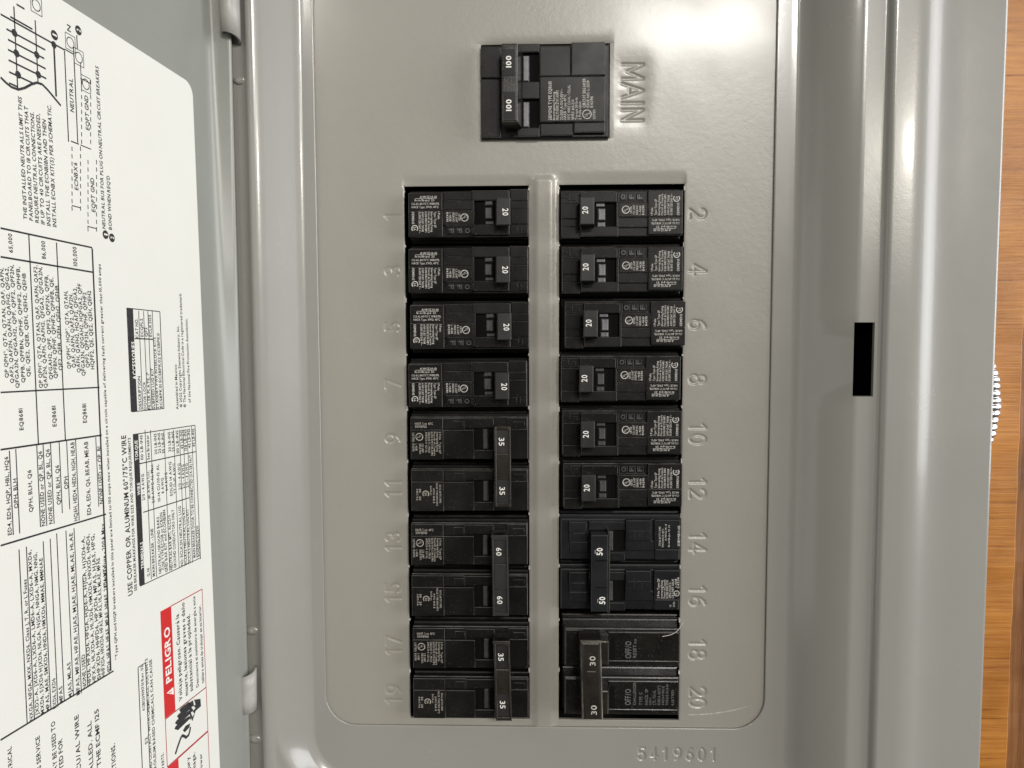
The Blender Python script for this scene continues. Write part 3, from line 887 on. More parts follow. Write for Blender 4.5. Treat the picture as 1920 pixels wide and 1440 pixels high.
for i, z in enumerate(NUML):
    Hh -= 0.30 * stamp_depth(GX, GZ, stamp_segments(str(2 * i + 1), -55.3 - i * .32, z, 7.6, 90, squeeze=.92))
for i, z in enumerate(NUMR):
    Hh -= 0.42 * stamp_depth(GX, GZ, stamp_segments(str(2 * i + 2), 85.9 + i * .31, z, 7.9, -90, squeeze=.92))
Hh -= 0.5 * stamp_depth(GX, GZ, stamp_segments('MAIN', 55.6, 133.6, 10.0, -90, squeeze=.86))
Hh -= 0.42 * np.exp(-((GX - 54) / 9) ** 4 - ((GZ - 133.6) / 15.5) ** 4)     # the sheet sank where MAIN was struck
def sstep(a, b, x):
    t = np.clip((x - a) / (b - a), 0, 1)
    return t * t * (3 - 2 * t)
# rib between the two rows of breakers
rib = sstep(8.6, 12.6, GX) * (1 - sstep(17.4, 21.4, GX)) * (1 - sstep(93.5, 97.5, GZ))
Hh += 0.9 * rib
# the sheet dips towards the tops of the windows
for (a, b, z0, z1), w in zip(WIN, (5.5, 6.5, 2.5)):
    inx = sstep(a - 1.2, a + 1.0, GX) * (1 - sstep(b - 1.0, b + 1.2, GX))
    Hh -= 0.55 * inx * (1 - sstep(z1, z1 + w, GZ)) * (GZ >= z1 - .01)
Hh += 0.06 * np.sin(GX * .06) * np.cos(GZ * .035 + .4) + 0.35 * np.exp(-((GX - 88) / 34) ** 2 - ((GZ - 158) / 22) ** 2) + 0.012 * np.sin(GX * .21 + GZ * .17)
for (a, b, z0, z1) in WIN:     # edges of the windows turn down a little
    dx = np.maximum(a - GX, GX - b)
    dz = np.maximum(z0 - GZ, GZ - z1)
    Hh -= 0.18 * np.exp(-np.maximum(dx, dz).clip(0) / .35)
nx, nz = len(gx), len(gz)
PV = np.stack([GX, Hh, GZ], -1).reshape(-1, 3)
pf = []
cxm, czm = (gx[:-1] + gx[1:]) / 2, (gz[:-1] + gz[1:]) / 2
for j in range(nz - 1):
    for i in range(nx - 1):
        x, z = cxm[i], czm[j]
        if any(a < x < b and c < z < d for a, b, c, d in WIN):
            continue
        q = j * nx + i
        pf.append((q, q + 1, q + nx + 1, q + nx))
plate = add_mesh('dead_front_plate', PV, pf, PLATE, panel, True)
# cut edge of the sheet inside each window, with the torn nibs left by the knock-outs
m = MB()
for (a, b, c, d) in WIN:
    h0 = HP - .2
    m.quad_loop([[(a, h0, c), (b, h0, c), (b, h0, d), (a, h0, d)], [(a + .05, h0 - 1.5, c), (b - .05, h0 - 1.5, c), (b - .05, h0 - 1.5, d), (a + .05, h0 - 1.5, d)]], cap=False)
m.build('window_edge', PLATE, panel)
m = MB()
for wi in (0, 1):
    a, b, c, d = WIN[wi]
    for k in range(0, 10):
        z = d - 2.2 - k * 25.4
        for (x, s) in ((a, 1), (b, -1)):
            w, l = random.uniform(.3, .6), random.uniform(.5, 1.3)
            zz = z + random.uniform(-.6, .6)
            m.box(x - s * .3, x + s * w, zz - l, zz + l, HP - .9, HP + random.uniform(-.2, .1), .15, tx=.05, tz=.2)
m.build('knockout_nibs', SCR, panel)['kind'] = 'stuff'
# long curved scratch by the lower right corner
m = MB()
xs = np.linspace(84, 114.5, 24)
for k, x in enumerate(xs):
    t = (x - 84) / 30.5
    z = -159.6 + 4.6 * t ** 2.2 + .5 * t
    w = .28 * math.sin(math.pi * min(.97, t * .9 + .12)) + .06
    m.v += [(x, HP + .09, z - w), (x, HP + .11, z + w)]
    if k:
        n = len(m.v)
        m.f.append((n - 4, n - 2, n - 1, n - 3))
m.build('scratch', SCR, panel)
# enclosure behind the plate
m = MB()
m.quad_loop([[(-118, -1.9, -220), (140, -1.9, -220), (140, -1.9, 220), (-118, -1.9, 220)], [(-118, -85, -220), (140, -85, -220), (140, -85, 220), (-118, -85, 220)]])
m.build('enclosure_box', CAVITY, panel)

# --- dimples pressed beside the hinge, paint flecks
for (x, z, l, w) in ((-122.0, 138.0, 3.6, 2.0), (-122.9, -116.0, 3.8, 2.4), (-122.9, -169.0, 3.8, 2.4)):
    m = MB()
    n = 20
    L = []
    for q in range(6):
        e = q / 5 * math.pi / 2
        L.append([(x + l * math.cos(e) * math.cos(2 * math.pi * i / n), 7.3 + 1.7 * math.sin(e), z + w * math.cos(e) * math.sin(2 * math.pi * i / n)) for i in range(n)])
    m.quad_loop(L).build('dimple', PAINT, panel, True)
for (x, z, r, h) in ((-121.9, 50.8, .62, 7.55), (-120.4, 29, .3, 7.5), (-97, 150, .2, .12)):
    m = MB()
    m.v += [(x + r * math.cos(i * 1.047 + .3) * (1 + .3 * (i % 2)), h, z + r * .7 * math.sin(i * 1.047 + .3)) for i in range(6)]
    m.f.append(tuple(range(6)))
    m.build('paint_fleck', WHITE, panel)

# --- door: main sheet, rolled hinge flange
DB = np.array([-131.041, 18.0, 0.0])
DS = np.array([-0.11264, 0.99306, 0.03379])     # away from the hinge, towards the room (x, h, z)
DZ = np.array([-0.02769, -0.03713, 0.99893])    # up along the door
DN = np.array([0.99325, 0.11158, 0.03168])      # inside face normal
def dpt(s, z, n=0.0):
    return DB + DS * s + DZ * z + DN * n
m = MB()
zs = np.linspace(-240, 225, 60)
secs = []
NB = 9
HINGES = ((155.5, 190.0, 0), (-155.5, -135.0, 1))
for z in zs:
    sb = -3.2 * max(0, z) / 180 if z > 0 else 1.0 * -z / 180
    q0, q1 = dpt(sb + 4.5, z), dpt(sb, z)
    A = np.array([-124.9, 11.2, q1[2]])
    q2 = q1 + (A - q1) * .45
    sec = [dpt(s, z) for s in (190, 120, 60, 30, 12)]
    for t in np.linspace(0, 1, NB):
        sec.append((1 - t) ** 2 * q0 + 2 * t * (1 - t) * q1 + t * t * q2)
    sec.append(q1 + (A - q1) * .85)
    sec.append(A + np.array([0.0, 0.0, 0]))
    sec.append(A + np.array([.35, -.6, 0]))
    sec.append(A + np.array([.2, -1.4, 0]))
    sec.append(A + np.array([-2.5, -2.2, 0]))
    back = [dpt(sb - .2, z, -1.4), dpt(190, z, -1.4)]
    secs.append([tuple(p) for p in sec + back])
k = len(secs[0])
for s_ in secs:
    m.v += s_
for i in range(len(secs) - 1):
    for j in range(k):
        a, b = i * k + j, i * k + (j + 1) % k
        m.f.append((a, b, b + k, a + k))
door = m.build('door', DOORP, panel, True)
# hinge knuckles: curled tabs standing out of the cover
def knuckle(z0, z1, x0, x1, top_slant, bot_slant):
    m = MB()
    n = 18
    cx, ch, r = (x0 + x1) / 2 - .4, 11.0, (x1 - x0) / 2 + .3
    for side in (0, 1):
        rr = r if side == 0 else r - 1.0
        for i in range(n + 1):
            a = math.radians(-28 + 205 * i / n)
            u = i / n
            za = z0 + bot_slant * (1 - u) ** 1.6 * 1.0
            zb_ = z1 + top_slant * (1 - u) ** 1.6
            for t in range(4):
                zz = za + (zb_ - za) * t / 3
                m.v.append((cx + rr * math.cos(a) * .95, ch + rr * math.sin(a) * 1.05, zz))
    w = 4
    half = (n + 1) * w
    for i in range(n):
        for t in range(3):
            a = i * w + t
            m.f.append((a, a + w, a + w + 1, a + 1))
            m.f.append((half + a, half + a + 1, half + a + w + 1, half + a + w))
        a = i * w
        m.f.append((a, half + a, half + a + w, a + w))
        a = i * w + 3
        m.f.append((a, a + w, half + a + w, half + a))
    m.f.append((0, 1, half + 1, half)); m.f.append((1, 2, half + 2, half + 1)); m.f.append((2, 3, half + 3, half + 2))
    return m.build('hinge_knuckle', STEEL, panel, True)
knuckle(157.5, 192, -128.4, -119.9, 0, -3.8)
knuckle(-153.5, -136.2, -128.2, -120.0, 3.6, 1.2)
MB().box(-119.9, -119.2, -146, -134, 7.35, 7.52, .02).build('hinge_slot', HOLE, panel)
MB().box(-120.0, -119.3, 160, 190, 7.35, 7.52, .02).build('hinge_slot', HOLE, panel)

# --- label on the inside of the door
def dmesh(name, pts, faces, material):
    return add_mesh(name, pts, faces, material, door)
def door_poly(P, n=.12):
    return [tuple(dpt(s, z, n)) for s, z in P]
L0, LT = 13.0, 130.3
outline = [(L0, -215.0)] + [(L0 + 5.5 - 5.5 * math.cos(math.radians(a)), LT - 5.5 + 5.5 * math.sin(math.radians(a))) for a in range(0, 91, 10)] + [(168, LT), (168, -215)]
top = door_poly(outline, .14)
bot = door_poly(outline, .01)
n = len(top)
dmesh('label_sheet', top + bot, [tuple(range(n))] + [(i, (i + 1) % n, n + (i + 1) % n, n + i) for i in range(n)], LABEL)
inkm = MB()
def lab_text(mb, string, s, z, length, cap, weight, n):
    Vs, Fs, W = string_mesh(string, weight)
    kx = length / W
    n0 = len(mb.v)
    mb.v += [tuple(dpt(s + v * cap, z + u * kx, n)) for u, v in Vs]
    mb.f += [tuple(n0 + i for i in f) for f in Fs]
for string, s, z, length, cap, weight in LABEL_TEXT:
    if weight >= 2:
        whitem = MB()
        lab_text(whitem, string, s, z, length, cap, weight, .26)
        whitem.build('reversed_heading', WHITE, door)
    else:
        lab_text(inkm, string, s, z, length, cap, weight, .2)
inkm.build('label_print', INK, door)
rules = MB()
def rule(mb, s0, z0, s1, z1, w, n=.19):
    d = np.array([s1 - s0, z1 - z0])
    L = np.linalg.norm(d)
    if L < 1e-6:
        return
    q = np.array([-d[1], d[0]]) / L * w / 2
    n0 = len(mb.v)
    for (a, b) in ((s0, z0), (s1, z1)):
        mb.v += [tuple(dpt(a + q[0], b + q[1], n)), tuple(dpt(a - q[0], b - q[1], n))]
    mb.f.append((n0, n0 + 1, n0 + 3, n0 + 2))
for s0, s1, z0, z1, w in LABEL_RULES:
    rule(rules, s0, z0, s1, z1, w * (1.4 if s0 != s1 else 1.9))
def circle(s, z, r, nn=18):
    return [(s + r * math.cos(2 * math.pi * i / nn), z + r * math.sin(2 * math.pi * i / nn)) for i in range(nn)]
redlines, hand = MB(), MB()
def poly(mb, P, n):
    n0 = len(mb.v)
    mb.v += door_poly(P, n)
    mb.f.append(tuple(range(n0, n0 + len(P))))
def ordered(P):
    """snap a measured four-corner shape to an upright rectangle"""
    s = sorted(p[0] for p in P); z = sorted(p[1] for p in P)
    a, b, c, d = (s[0] + s[1]) / 2, (s[2] + s[3]) / 2, (z[0] + z[1]) / 2, (z[2] + z[3]) / 2
    return [(a, c), (b, c), (b, d), (a, d)]
banners = []
for kind, P in LABEL_SHAPES:
    if kind == 'black_bar':
        poly(rules, ordered(P), .21)
    elif kind == 'red_banner':
        mb = MB(); poly(mb, ordered(P), .22); mb.build('danger_banner', RED, door)
    elif kind == 'red_frame':
        Q = ordered(P)
        for i in range(4):
            rule(redlines, *Q[i], *Q[(i + 1) % 4], .4, .2)
    elif kind == 'triangle':
        mb = MB(); poly(mb, P, .26); mb.build('warning_triangle', WHITE, door)
    elif kind == 'triangle_mark':
        mb = MB(); poly(mb, P, .3); mb.build('warning_mark', RED, door)
    elif kind == 'ink':
        poly(hand, P, .22)
    elif kind in ('wire', 'curve'):
        w = .75 if kind == 'curve' else 1.1
        for a, b in zip(P[:-1], P[1:]):
            rule(hand if kind == 'wire' else rules, *a, *b, w, .215 + .001 * random.random())
            poly(hand if kind == 'wire' else rules, circle(*b, w / 2, 8), .217 + .001 * random.random())
    elif kind == 'dot':
        poly(rules, circle(*P[0], 1.15, 14), .213)
    elif kind == 'disc':
        poly(rules, circle(*P[0], 1.55, 18), .212)
    elif kind == 'ring':
        C = circle(*P[0], 1.7, 16)
        for a, b in zip(C, C[1:] + C[:1]):
            rule(rules, *a, *b, .3, .21)
        s, z = P[0]
        for a, b in (((-2.3, -2.6), (2.3, -2.6)), ((2.3, -2.6), (2.3, 2.6)), ((2.3, 2.6), (-2.3, 2.6)), ((-2.3, 2.6), (-2.3, -2.6))):
            rule(rules, s + a[0], z + a[1], s + b[0], z + b[1], .22, .21)
for (txt, P) in (('1', 0), ('2', 1), ('1', 2), ('2', 3)):
    discs = [p for k_, p in LABEL_SHAPES if k_ == 'disc']
    s, z = discs[P][0]
    mb = MB(); lab_text(mb, txt, s - .95, z - .45, 1.0, 1.9, 1, .27)
    mb.build('note_number', WHITE, door)
rules.build('label_ruling', INK, door)
redlines.build('danger_outline', REDL, door)
hand.build('hazard_symbol', INK, door)

# ------------------------------------------------------------------ circuit breakers
K = 0.2445      # mm in a breaker per unit of the drawings below
def logo_ul(mb, x, z, r, h, ang, w=.36):
    mb.ring(x, z, r, w, h)
    a = math.radians(ang)
    def off(u, v):
        return x + u * math.cos(a) - v * math.sin(a), z + u * math.sin(a) + v * math.cos(a)
    mb.text('U', *off(-r * .55, -r * .1), r * .55, r * .75, h, ang, 4)
    mb.text('L', *off(-r * .02, -r * .6), r * .5, r * .75, h, ang, 4)
def logo_csa(mb, x, z, r, h, ang, w=.42):
    n0 = len(mb.v)
    nn = 22
    for i in range(nn + 1):
        t = math.radians(ang + 45 + 270 * i / nn)
        mb.v += [(x + (r - w / 2) * math.cos(t), h, z + (r - w / 2) * math.sin(t)), (x + (r + w / 2) * math.cos(t), h, z + (r + w / 2) * math.sin(t))]
    for i in range(nn):
        a = n0 + 2 * i
        mb.f.append((a, a + 1, a + 3, a + 2))
    a = math.radians(ang)
    u, v = -r * .5, -r * .45
    mb.text('SA', x + u * math.cos(a) - v * math.sin(a), z + u * math.sin(a) + v * math.cos(a), r * 1.25, r * .9, h, ang, 4)

def dr(cx, cy, s):
    """drawing -> local mm: drawing units measured from the breaker's middle"""
    return lambda x, y: ((x - cx) / s * K, (cy - y) / s * K)

def single_pole(label, at, rot, hubmat):
    """one-pole breaker drawn with its toggle end to the left"""
    t = thing('circuit_breaker', label, 'circuit breaker', at, 'single-pole 20 amp breakers', rot)
    D = dr(846, 402, 6.0)
    def rc(x0, x1, y0, y1):
        a, b = D(x0, y0), D(x1, y1)
        return a[0], b[0], b[1], a[1]
    m = MB()
    m.box(*rc(140, 1545, 98, 704), -40, -4.5, .8)
    m.box(*rc(176, 1538, 128, 682), -5, -1.8, .7)
    m.box(*rc(188, 1536, 152, 650), -5, 2.4, .5)
    m.build('body', BLACK, t)
    m = MB()
    m.box(*rc(1152, 1536, 156, 440), 0, 4.3, .32)                       # printed end, two fields
    m.box(*rc(1155, 1536, 444, 642), 0, 4.15, .32)
    m.box(*rc(824, 1149, 284, 446), 0, 3.9, .3)
    m.box(*rc(812, 1149, 452, 560), 0, 3.5, .3)
    m.box(*rc(816, 1146, 563, 655), 0, 2.8, .25)
    m.box(*rc(812, 830, 178, 284), 0, 4.0, .25)
    m.box(*rc(830, 1115, 262, 284), 0, 3.75, .25)
    for i in range(3):                                                   # raised letters O F F
        m.box(*rc(842 + i * 92, 918 + i * 92, 186, 260), 0, 3.3, .22)
    m.build('end_block', BLACK, t)
    m = MB()
    m.box(*rc(400, 806, 172, 282), 0, 4.4, .32)
    m.box(*rc(400, 820, 552, 660), 0, 4.3, .32)
    m.box(*rc(392, 542, 282, 552), 0, 3.2, .2)
    m.box(*rc(796, 820, 282, 552), 0, 4.3, .25)
    m.build('toggle_surround', BLACK, t)
    m = MB()
    m.box(*rc(190, 384, 290, 458), 0, 3.7, .28)
    m.box(*rc(190, 386, 461, 546), 0, 3.1, .25)
    m.box(*rc(192, 390, 549, 676), -2, 3.4, .28)
    m.box(*rc(190, 388, 178, 288), 0, 3.0, .25)
    x, z = D(225, 215); m.box(x - 1.2, x + 1.2, z - .6, z + .6, 2.5, 3.25, .15)
    x, z = D(268, 215); m.box(x - .3, x + .3, z - 1.6, z + 1.2, 2.5, 3.4, .15)
    x, z = D(330, 235); m.box(x - 1.0, x + 1.0, z - .9, z + .9, 2.5, 3.25, .15)
    m.build('toggle_end', BLACK, t)
    m = MB()
    for i, ch in enumerate('OFF'):
        x, z = D(900 + i * 92, 250)
        m.text(ch, x, z, 2.5, 2.2, 3.32, 90)
    m.build('off_marking', HUB, t)
    m = MB().rect(*rc(536, 800, 280, 556), 2.45)
    m.build('toggle_slot', HOLE, t)
    m = MB()
    m.lean(rc(590, 680, 345, 480), rc(600, 672, 352, 474), 2.4, 3.5, .3)
    m.lean(rc(585, 680, 496, 552), rc(592, 670, 502, 548), 2.4, 3.2, .25)
    m.box(*rc(575, 670, 290, 325), 2.4, 2.9, .25)
    m.build('toggle_hub', hubmat, t)
    m = MB()
    m.lean(rc(430, 560, 268, 556), rc(384, 540, 252, 550), 2.0, 11.0, .4)
    hd = m.build('toggle', HANDLE, t)
    x, z = D(474, 434)
    m = MB().text('20', x - .15, z - .15, 86 / 6 * K, 66 / 6 * K, 11.06, 90, 4)
    m.build('rating_number', INK_H, hd)
    p = MB()
    h1, h2, h3 = 4.36, 3.96, 4.21
    for s, bx, y0, y1 in (('1 Pole', 1205, 432, 345), ('Type / Typo QP', 1246, 432, 252), ('Interrupting Rating', 1284, 432, 205), ('Pouvoir de Coupure', 1316, 432, 195), ('10,000 RMS SYM AMPS', 1350, 432, 200), ('AWP 1/2 INT THERM', 1388, 432, 210), ('10,000 120/240 V~', 1421, 432, 190)):
        x, z = D(bx, y0)
        p.text(s, x, z, (y0 - y1) / 6 * K, 25 / 6 * K, h1, 90, 4)
    x, z = D(1497, 434)
    p.text('SIEMENS', x, z, 142 / 6 * K, 27 / 6 * K, h1, 90, 4)
    logo_csa(p, *D(1466, 246), 33 / 6 * K, h1, 90)
    logo_ul(p, *D(905, 365), 40 / 6 * K, h2, 90)
    for s, bx, y0, y1 in (('LISTED', 973, 406, 330), ('C.B. UNIT', 1006, 422, 313), ('ISSUE NO.', 1040, 424, 313), ('L-4638', 1075, 426, 322), ('E42911', 1109, 426, 318)):
        x, z = D(bx, y0)
        p.text(s, x, z, (y0 - y1) / 6 * K, 23 / 6 * K, h2, 90, 4)
    for s, x0, x1, y in (('HACR Type, SWD, 40°C', 1500, 1195, 472), ('CU-AL 60/75°C WIRE/FIL', 1502, 1184, 508), ('lb-in/lb-po  25', 1466, 1240, 548), ('AWG  14-10', 1408, 1212, 584)):
        x, z = D(x0, y)
        p.text(s, x, z, (x0 - x1) / 6 * K, 24 / 6 * K, h3, 180, 4)
    p.rect(*rc(1215, 1462, 576, 580), h3)
    p.rect(*rc(1299, 1303, 545, 612), h3 + .003)
    p.build('printed_ratings', INK_W, t)
    return t

def clone(root, label, at, rot, hubmat=None):
    c_ = root.copy()
    COL.objects.link(c_)
    c_.location = (at[0] * MM, -at[1] * MM, at[2] * MM)
    c_.rotation_euler = (0, rot, 0)
    c_['label'] = label
    for ch in list(root.children):
        d = ch.copy()
        COL.objects.link(d)
        d.parent = c_
        if hubmat and ch.name.startswith('toggle_hub'):
            d.data = ch.data.copy()
            d.data.materials[0] = hubmat
        for g in list(ch.children):
            e = g.copy()
            COL.objects.link(e)
            e.parent = d
    return c_
ORD = {1: 'topmost of the left row', 3: 'second down the left row', 5: 'third down the left row', 7: 'fourth down the left row'}
ORDR = {4: 'second', 6: 'third', 8: 'fourth', 10: 'fifth', 12: 'sixth'}
sp = single_pole('black single-pole breaker marked 20 beside the stamped 2, top of the right row', (49.8, 0, 78.2), 0.0, HUBM)
for nn, x, z, hm in ((4, 50.1, 53.0, HUBM), (6, 51.5, 27.9, HUBM), (8, 49.7, 2.8, HUB), (10, 50.4, -22.6, HUB), (12, 50.9, -47.2, HUB)):
    clone(sp, 'black single-pole breaker marked 20 beside the stamped %d, %s down the right row' % (nn, ORDR[nn]), (x, (nn == 6) * .6 - (nn == 8) * .2, z), random.uniform(-.006, .006), hm)
for nn, x, z in ((1, -19.0, 78.2), (3, -19.2, 52.6), (5, -18.7, 26.8), (7, -19.8, -.3)):
    clone(sp, 'black single-pole breaker marked 20 beside the stamped %d, %s' % (nn, ORD[nn]), (x, 0.15 * (nn % 3), z), math.pi + random.uniform(-.006, .006), HUB)

# --- two-pole breakers of the left row
def tie_bar(t, rc, D, x0, x1, y0, y1, w1, w2, nums, ang, h, material, open_top=False, num_cap=70, num_len=100, plate_mat=None, lean=0.0):
    """handle tie: a hollow bar over both toggles with two windows"""
    m = MB()
    rail = 20
    m.box(*rc(x0, x0 + rail, y0, y1), 3, h, .3)
    m.box(*rc(x1 - rail * .8, x1, y0, y1), 3, h, .3)
    m.box(*rc(x0 + rail - 1, x1 - rail * .8 + 1, w1[1], w2[0]), 3, h - .35, .3)
    m.box(*rc(x0 + rail - 1, x1 - rail * .8 + 1, y0, w1[0]), 3, h - .1, .25)
    m.box(*rc(x0 + rail - 1, x1 - rail * .8 + 1, w2[1], y1), 3, h - .1, .25)
    if open_top:
        a = rc(x0 - 8, x1 + 4, y0 - 24, y0)
        m.box(a[0], a[1], a[2], a[3], 3.5, h + .25, .4)
    mid = rc(x0, x1, y0, y1)
    mid = (mid[2] + mid[3]) / 2
    def slant(mb):                          # ties sit a little crooked on their toggles
        mb.v = [(x + lean * (mid - z), hh + .012 * (mid - z) * (lean != 0), z) for x, hh, z in mb.v]
        return mb
    bar = slant(m).build('handle_tie', material, t)
    if open_top:
        a = rc(x0 + 20, x1 - 22, y0 - 25, y0 - 3)
        hm = MB()
        cx, cz, rx, rz = (a[0] + a[1]) / 2, a[3] + .02, (a[1] - a[0]) / 2, 2.6
        zt = a[3] + .02
        hm.v += [(cx + rx * math.cos(i * math.pi / 8), h - 2.5 + 2.0 * math.sin(i * math.pi / 8), zt) for i in range(16)]
        hm.f.append(tuple(range(16)))
        slant(hm).build('tie_end_hole', HOLE, bar)
    for (wy0, wy1), (nx, ny), s in ((w1, nums[0], nums[2]), (w2, nums[1], nums[2])):
        m = MB()
        m.box(*rc(x0 + rail - 2, x1 - rail * .8 + 2, wy0 - 1, wy1 + 1), 2, h - 1.1, .15)
        tg = slant(m).build('toggle', plate_mat or HANDLE, t)
        p = MB()
        x, z = D(nx, ny)
        p.text(s, x, z, num_len / 6 * K, num_cap / 6 * K, h - 1.04, ang, 4)
        slant(p).build('rating_number', INK_H, tg)

def two_pole_left(label, at, amps, open_top, tie_mat, dx=0, dyt=0, ink=INK_D, lean=0.0):
    t = thing('double_circuit_breaker', label, 'circuit breaker', at, 'two-pole breakers of the left row')
    D = dr(960, 669, 6.0)
    def rc(x0, x1, y0, y1):
        a, b = D(x0, y0), D(x1, y1)
        return a[0], b[0], b[1], a[1]
    for q, oy in enumerate((0, 602)):
        m = MB()
        m.box(*rc(272, 1645, 72 + oy, 655 + oy), -40, -4.5, .8)
        m.box(*rc(280, 1640, 98 + oy, 636 + oy), -5, -1.0, .7)
        m.box(*rc(284, 1632, 128 + oy, 612 + oy), -5, 2.2, .5)
        m.build('pole_body', BLACK, t)
        m = MB()
        m.box(*rc(286, 658, 138 + oy, 268 + oy), 0, 3.9, .3)
        m.box(*rc(288, 662, 272 + oy, 612 + oy), 0, 4.3, .32)
        m.box(*rc(666, 1010, 276 + oy, 606 + oy), 0, 4.0, .3)
        m.box(*rc(664, 900, 142 + oy, 268 + oy), 0, 3.3, .3)
        m.box(*rc(905, 1240, 142 + oy, 250 + oy), 0, 3.9, .3)
        m.box(*rc(782, 892, 172 + oy, 238 + oy), 3, 3.75, .2)
        m.box(*rc(1014, 1240, 508 + oy, 606 + oy), 0, 3.9, .3)
        m.build('pole_face', BLACK, t)
        m = MB()
        m.box(*rc(1400, 1622, 136 + oy, 262 + oy), 0, 3.5, .3)
        m.box(*rc(1460, 1596, 180 + oy, 222 + oy), 3, 3.8, .2)
        m.box(*rc(1240, 1630, 268 + oy, 606 + oy), 0, 3.2, .3)
        m.build('toggle_end', BLACK, t)
        MB().rect(*rc(1012, 1240, 252 + oy, 506 + oy), 2.3).build('toggle_slot', HOLE, t)
        MB().lean(rc(1112, 1176, 262 + oy, 500 + oy), rc(1120, 1166, 266 + oy, 496 + oy), 2.2, 3.4, .3).build('toggle_hub', HUB, t)
    yo = -33 + dyt
    tie_bar(t, rc, D, 1262 + dx, 1440 + dx, 252 + yo, 1152 + yo, (285 + yo, 560 + yo), (845 + yo, 1112 + yo),
            ((1310 + dx, 372 + yo), (1312 + dx, 925 + yo), amps), -90, 14.0, tie_mat, open_top, num_cap=62, num_len=100, lean=lean)
    p = MB()
    h0, h1 = 3.96, 4.36
    for s, x0, x1, y in (('HACR Type  40°C', 335, 545, 214), ('SIEMENS', 336, 474, 248)):
        x, z = D(x0, y)
        p.text(s, x, z, (x1 - x0) / 6 * K, 27 / 6 * K, h0, 0, 4)
    logo_ul(p, *D(388, 352), 40 / 6 * K, h1, -90)
    for s, bx, y0, y1 in (('LISTED  E42911', 307, 304, 520), ('L-4638', 342, 430, 510), ('ISSUE NO.', 384, 428, 555), ('C.B. UNIT', 414, 430, 535), ('2 Pole   Type QP', 614, 292, 548), ('Interrupting Rating', 584, 294, 524), ('Pouvoir de Coupure', 552, 292, 570), ('10,000 RMS SYM AMPS', 520, 292, 570), ('120/240 V~ MAX', 488, 294, 540), ('AWG 14-4  CU-AL', 456, 294, 535)):
        x, z = D(bx, y0)
        p.text(s, x, z, (y1 - y0) / 6 * K, 24 / 6 * K, h1, -90, 4)
    for s, bx, y0, y1 in (('CU-AL 60/75°C WIRE', 612, 905, 1118), ('HACR TYPE SWD 40°C', 574, 886, 1152), ('AWG  14-10  8', 538, 945, 1120), ('lb-in/lb-po', 506, 920, 1030), ('35   25', 378, 950, 1090), ('AWG 14-6', 346, 950, 1088)):
        x, z = D(bx, y0)
        p.text(s, x, z, (y1 - y0) / 6 * K, 22 / 6 * K, h1, -90, 0)
    logo_csa(p, *D(455, 1012), 34 / 6 * K, h1, -90)
    p.build('printed_ratings', ink, t)
    return t
two_pole_left('two-pole breaker with tied toggles marked 35 beside the stamped 9 and 11', (-19.9, 0, -37.3), '35', False, TIE, dyt=-10, lean=.006)
two_pole_left('two-pole breaker with tied toggles marked 60 in the left row', (-20.2, 0, -87.6), '60', True, HANDLE, dx=-26, dyt=2, lean=.012)
two_pole_left('two-pole breaker with tied toggles marked 35, lowest of the left row', (-20.0, 0, -137.6), '35', True, TIE, dx=-8, dyt=-8, lean=.028)

# --- right row: two-pole 50
t = thing('double_circuit_breaker', 'blue-black two-pole breaker with tied toggles marked 50 in the right row', 'circuit breaker', (52.6, 0, -85.2))
D = dr(846, 666, 6.0)
def rc50(x0, x1, y0, y1):
    a, b = D(x0, y0), D(x1, y1)
    return a[0], b[0], b[1], a[1]
for oy in (0, 588):
    m = MB()
    m.box(*rc50(100, 1505, 72 + oy, 650 + oy), -40, -4.5, .8)
    m.box(*rc50(104, 1500, 96 + oy, 636 + oy), -5, -1.2, .7)
    m.box(*rc50(118, 1490, 132 + oy, 608 + oy), -5, 2.0, .5)
    m.build('pole_body', BLUEB, t)
    m = MB()
    m.box(*rc50(1188, 1482, 134 + oy, 474 + oy), 0, 3.6, .32)
    m.box(*rc50(1192, 1482, 478 + oy, 602 + oy), 0, 3.1, .4, tx=.3)
    m.box(*rc50(856, 1180, 378 + oy, 494 + oy), 0, 3.3, .3)
    m.box(*rc50(858, 1150, 134 + oy, 376 + oy), 0, 4.4, .35)
    m.box(*rc50(440, 848, 156 + oy, 256 + oy), 0, 3.7, .3)
    m.box(*rc50(640, 852, 516 + oy, 612 + oy), 0, 3.5, .3)
    m.build('pole_face', BLUEB, t)
    m = MB()
    m.box(*rc50(210, 410, 156 + oy, 270 + oy), 0, 4.2, .35)
    m.box(*rc50(214, 410, 272 + oy, 392 + oy), 0, 3.4, .3)
    m.box(*rc50(250, 392, 290 + oy, 350 + oy), 3, 3.8, .2)
    m.box(*rc50(218, 436, 396 + oy, 520 + oy), 0, 2.9, .3)
    m.build('toggle_end', BLUEB, t)
    MB().rect(*rc50(640, 850, 258 + oy, 512 + oy), 2.1).build('toggle_slot', HOLE, t)
    MB().lean(rc50(660, 720, 262 + oy, 500 + oy), rc50(672, 712, 268 + oy, 494 + oy), 2.0, 3.4, .3).build('toggle_hub', HUB, t)
    m = MB()
    for i, ch in enumerate('OFF'):
        x, z = D(945 + i * 90, 345 + oy)
        m.box(*rc50(884 + i * 90, 966 + i * 90, 255 + oy, 348 + oy), 4.2, 4.55, .15)
        m.text(ch, x, z, 3.0, 2.3, 4.6, 90)
    m.build('off_marking', BLUEB, t)
m = MB()
yo = -40
m.lean(rc50(455, 640, 300 + yo, 1200 + yo), rc50(452, 640, 306 + yo, 1190 + yo), 2.5, 11.0, .4)
tie = m.build('handle_tie', BLUEB, t)
m = MB()
m.box(*rc50(640, 662, 272 + yo, 1206 + yo), 2.5, 10.6, .35)
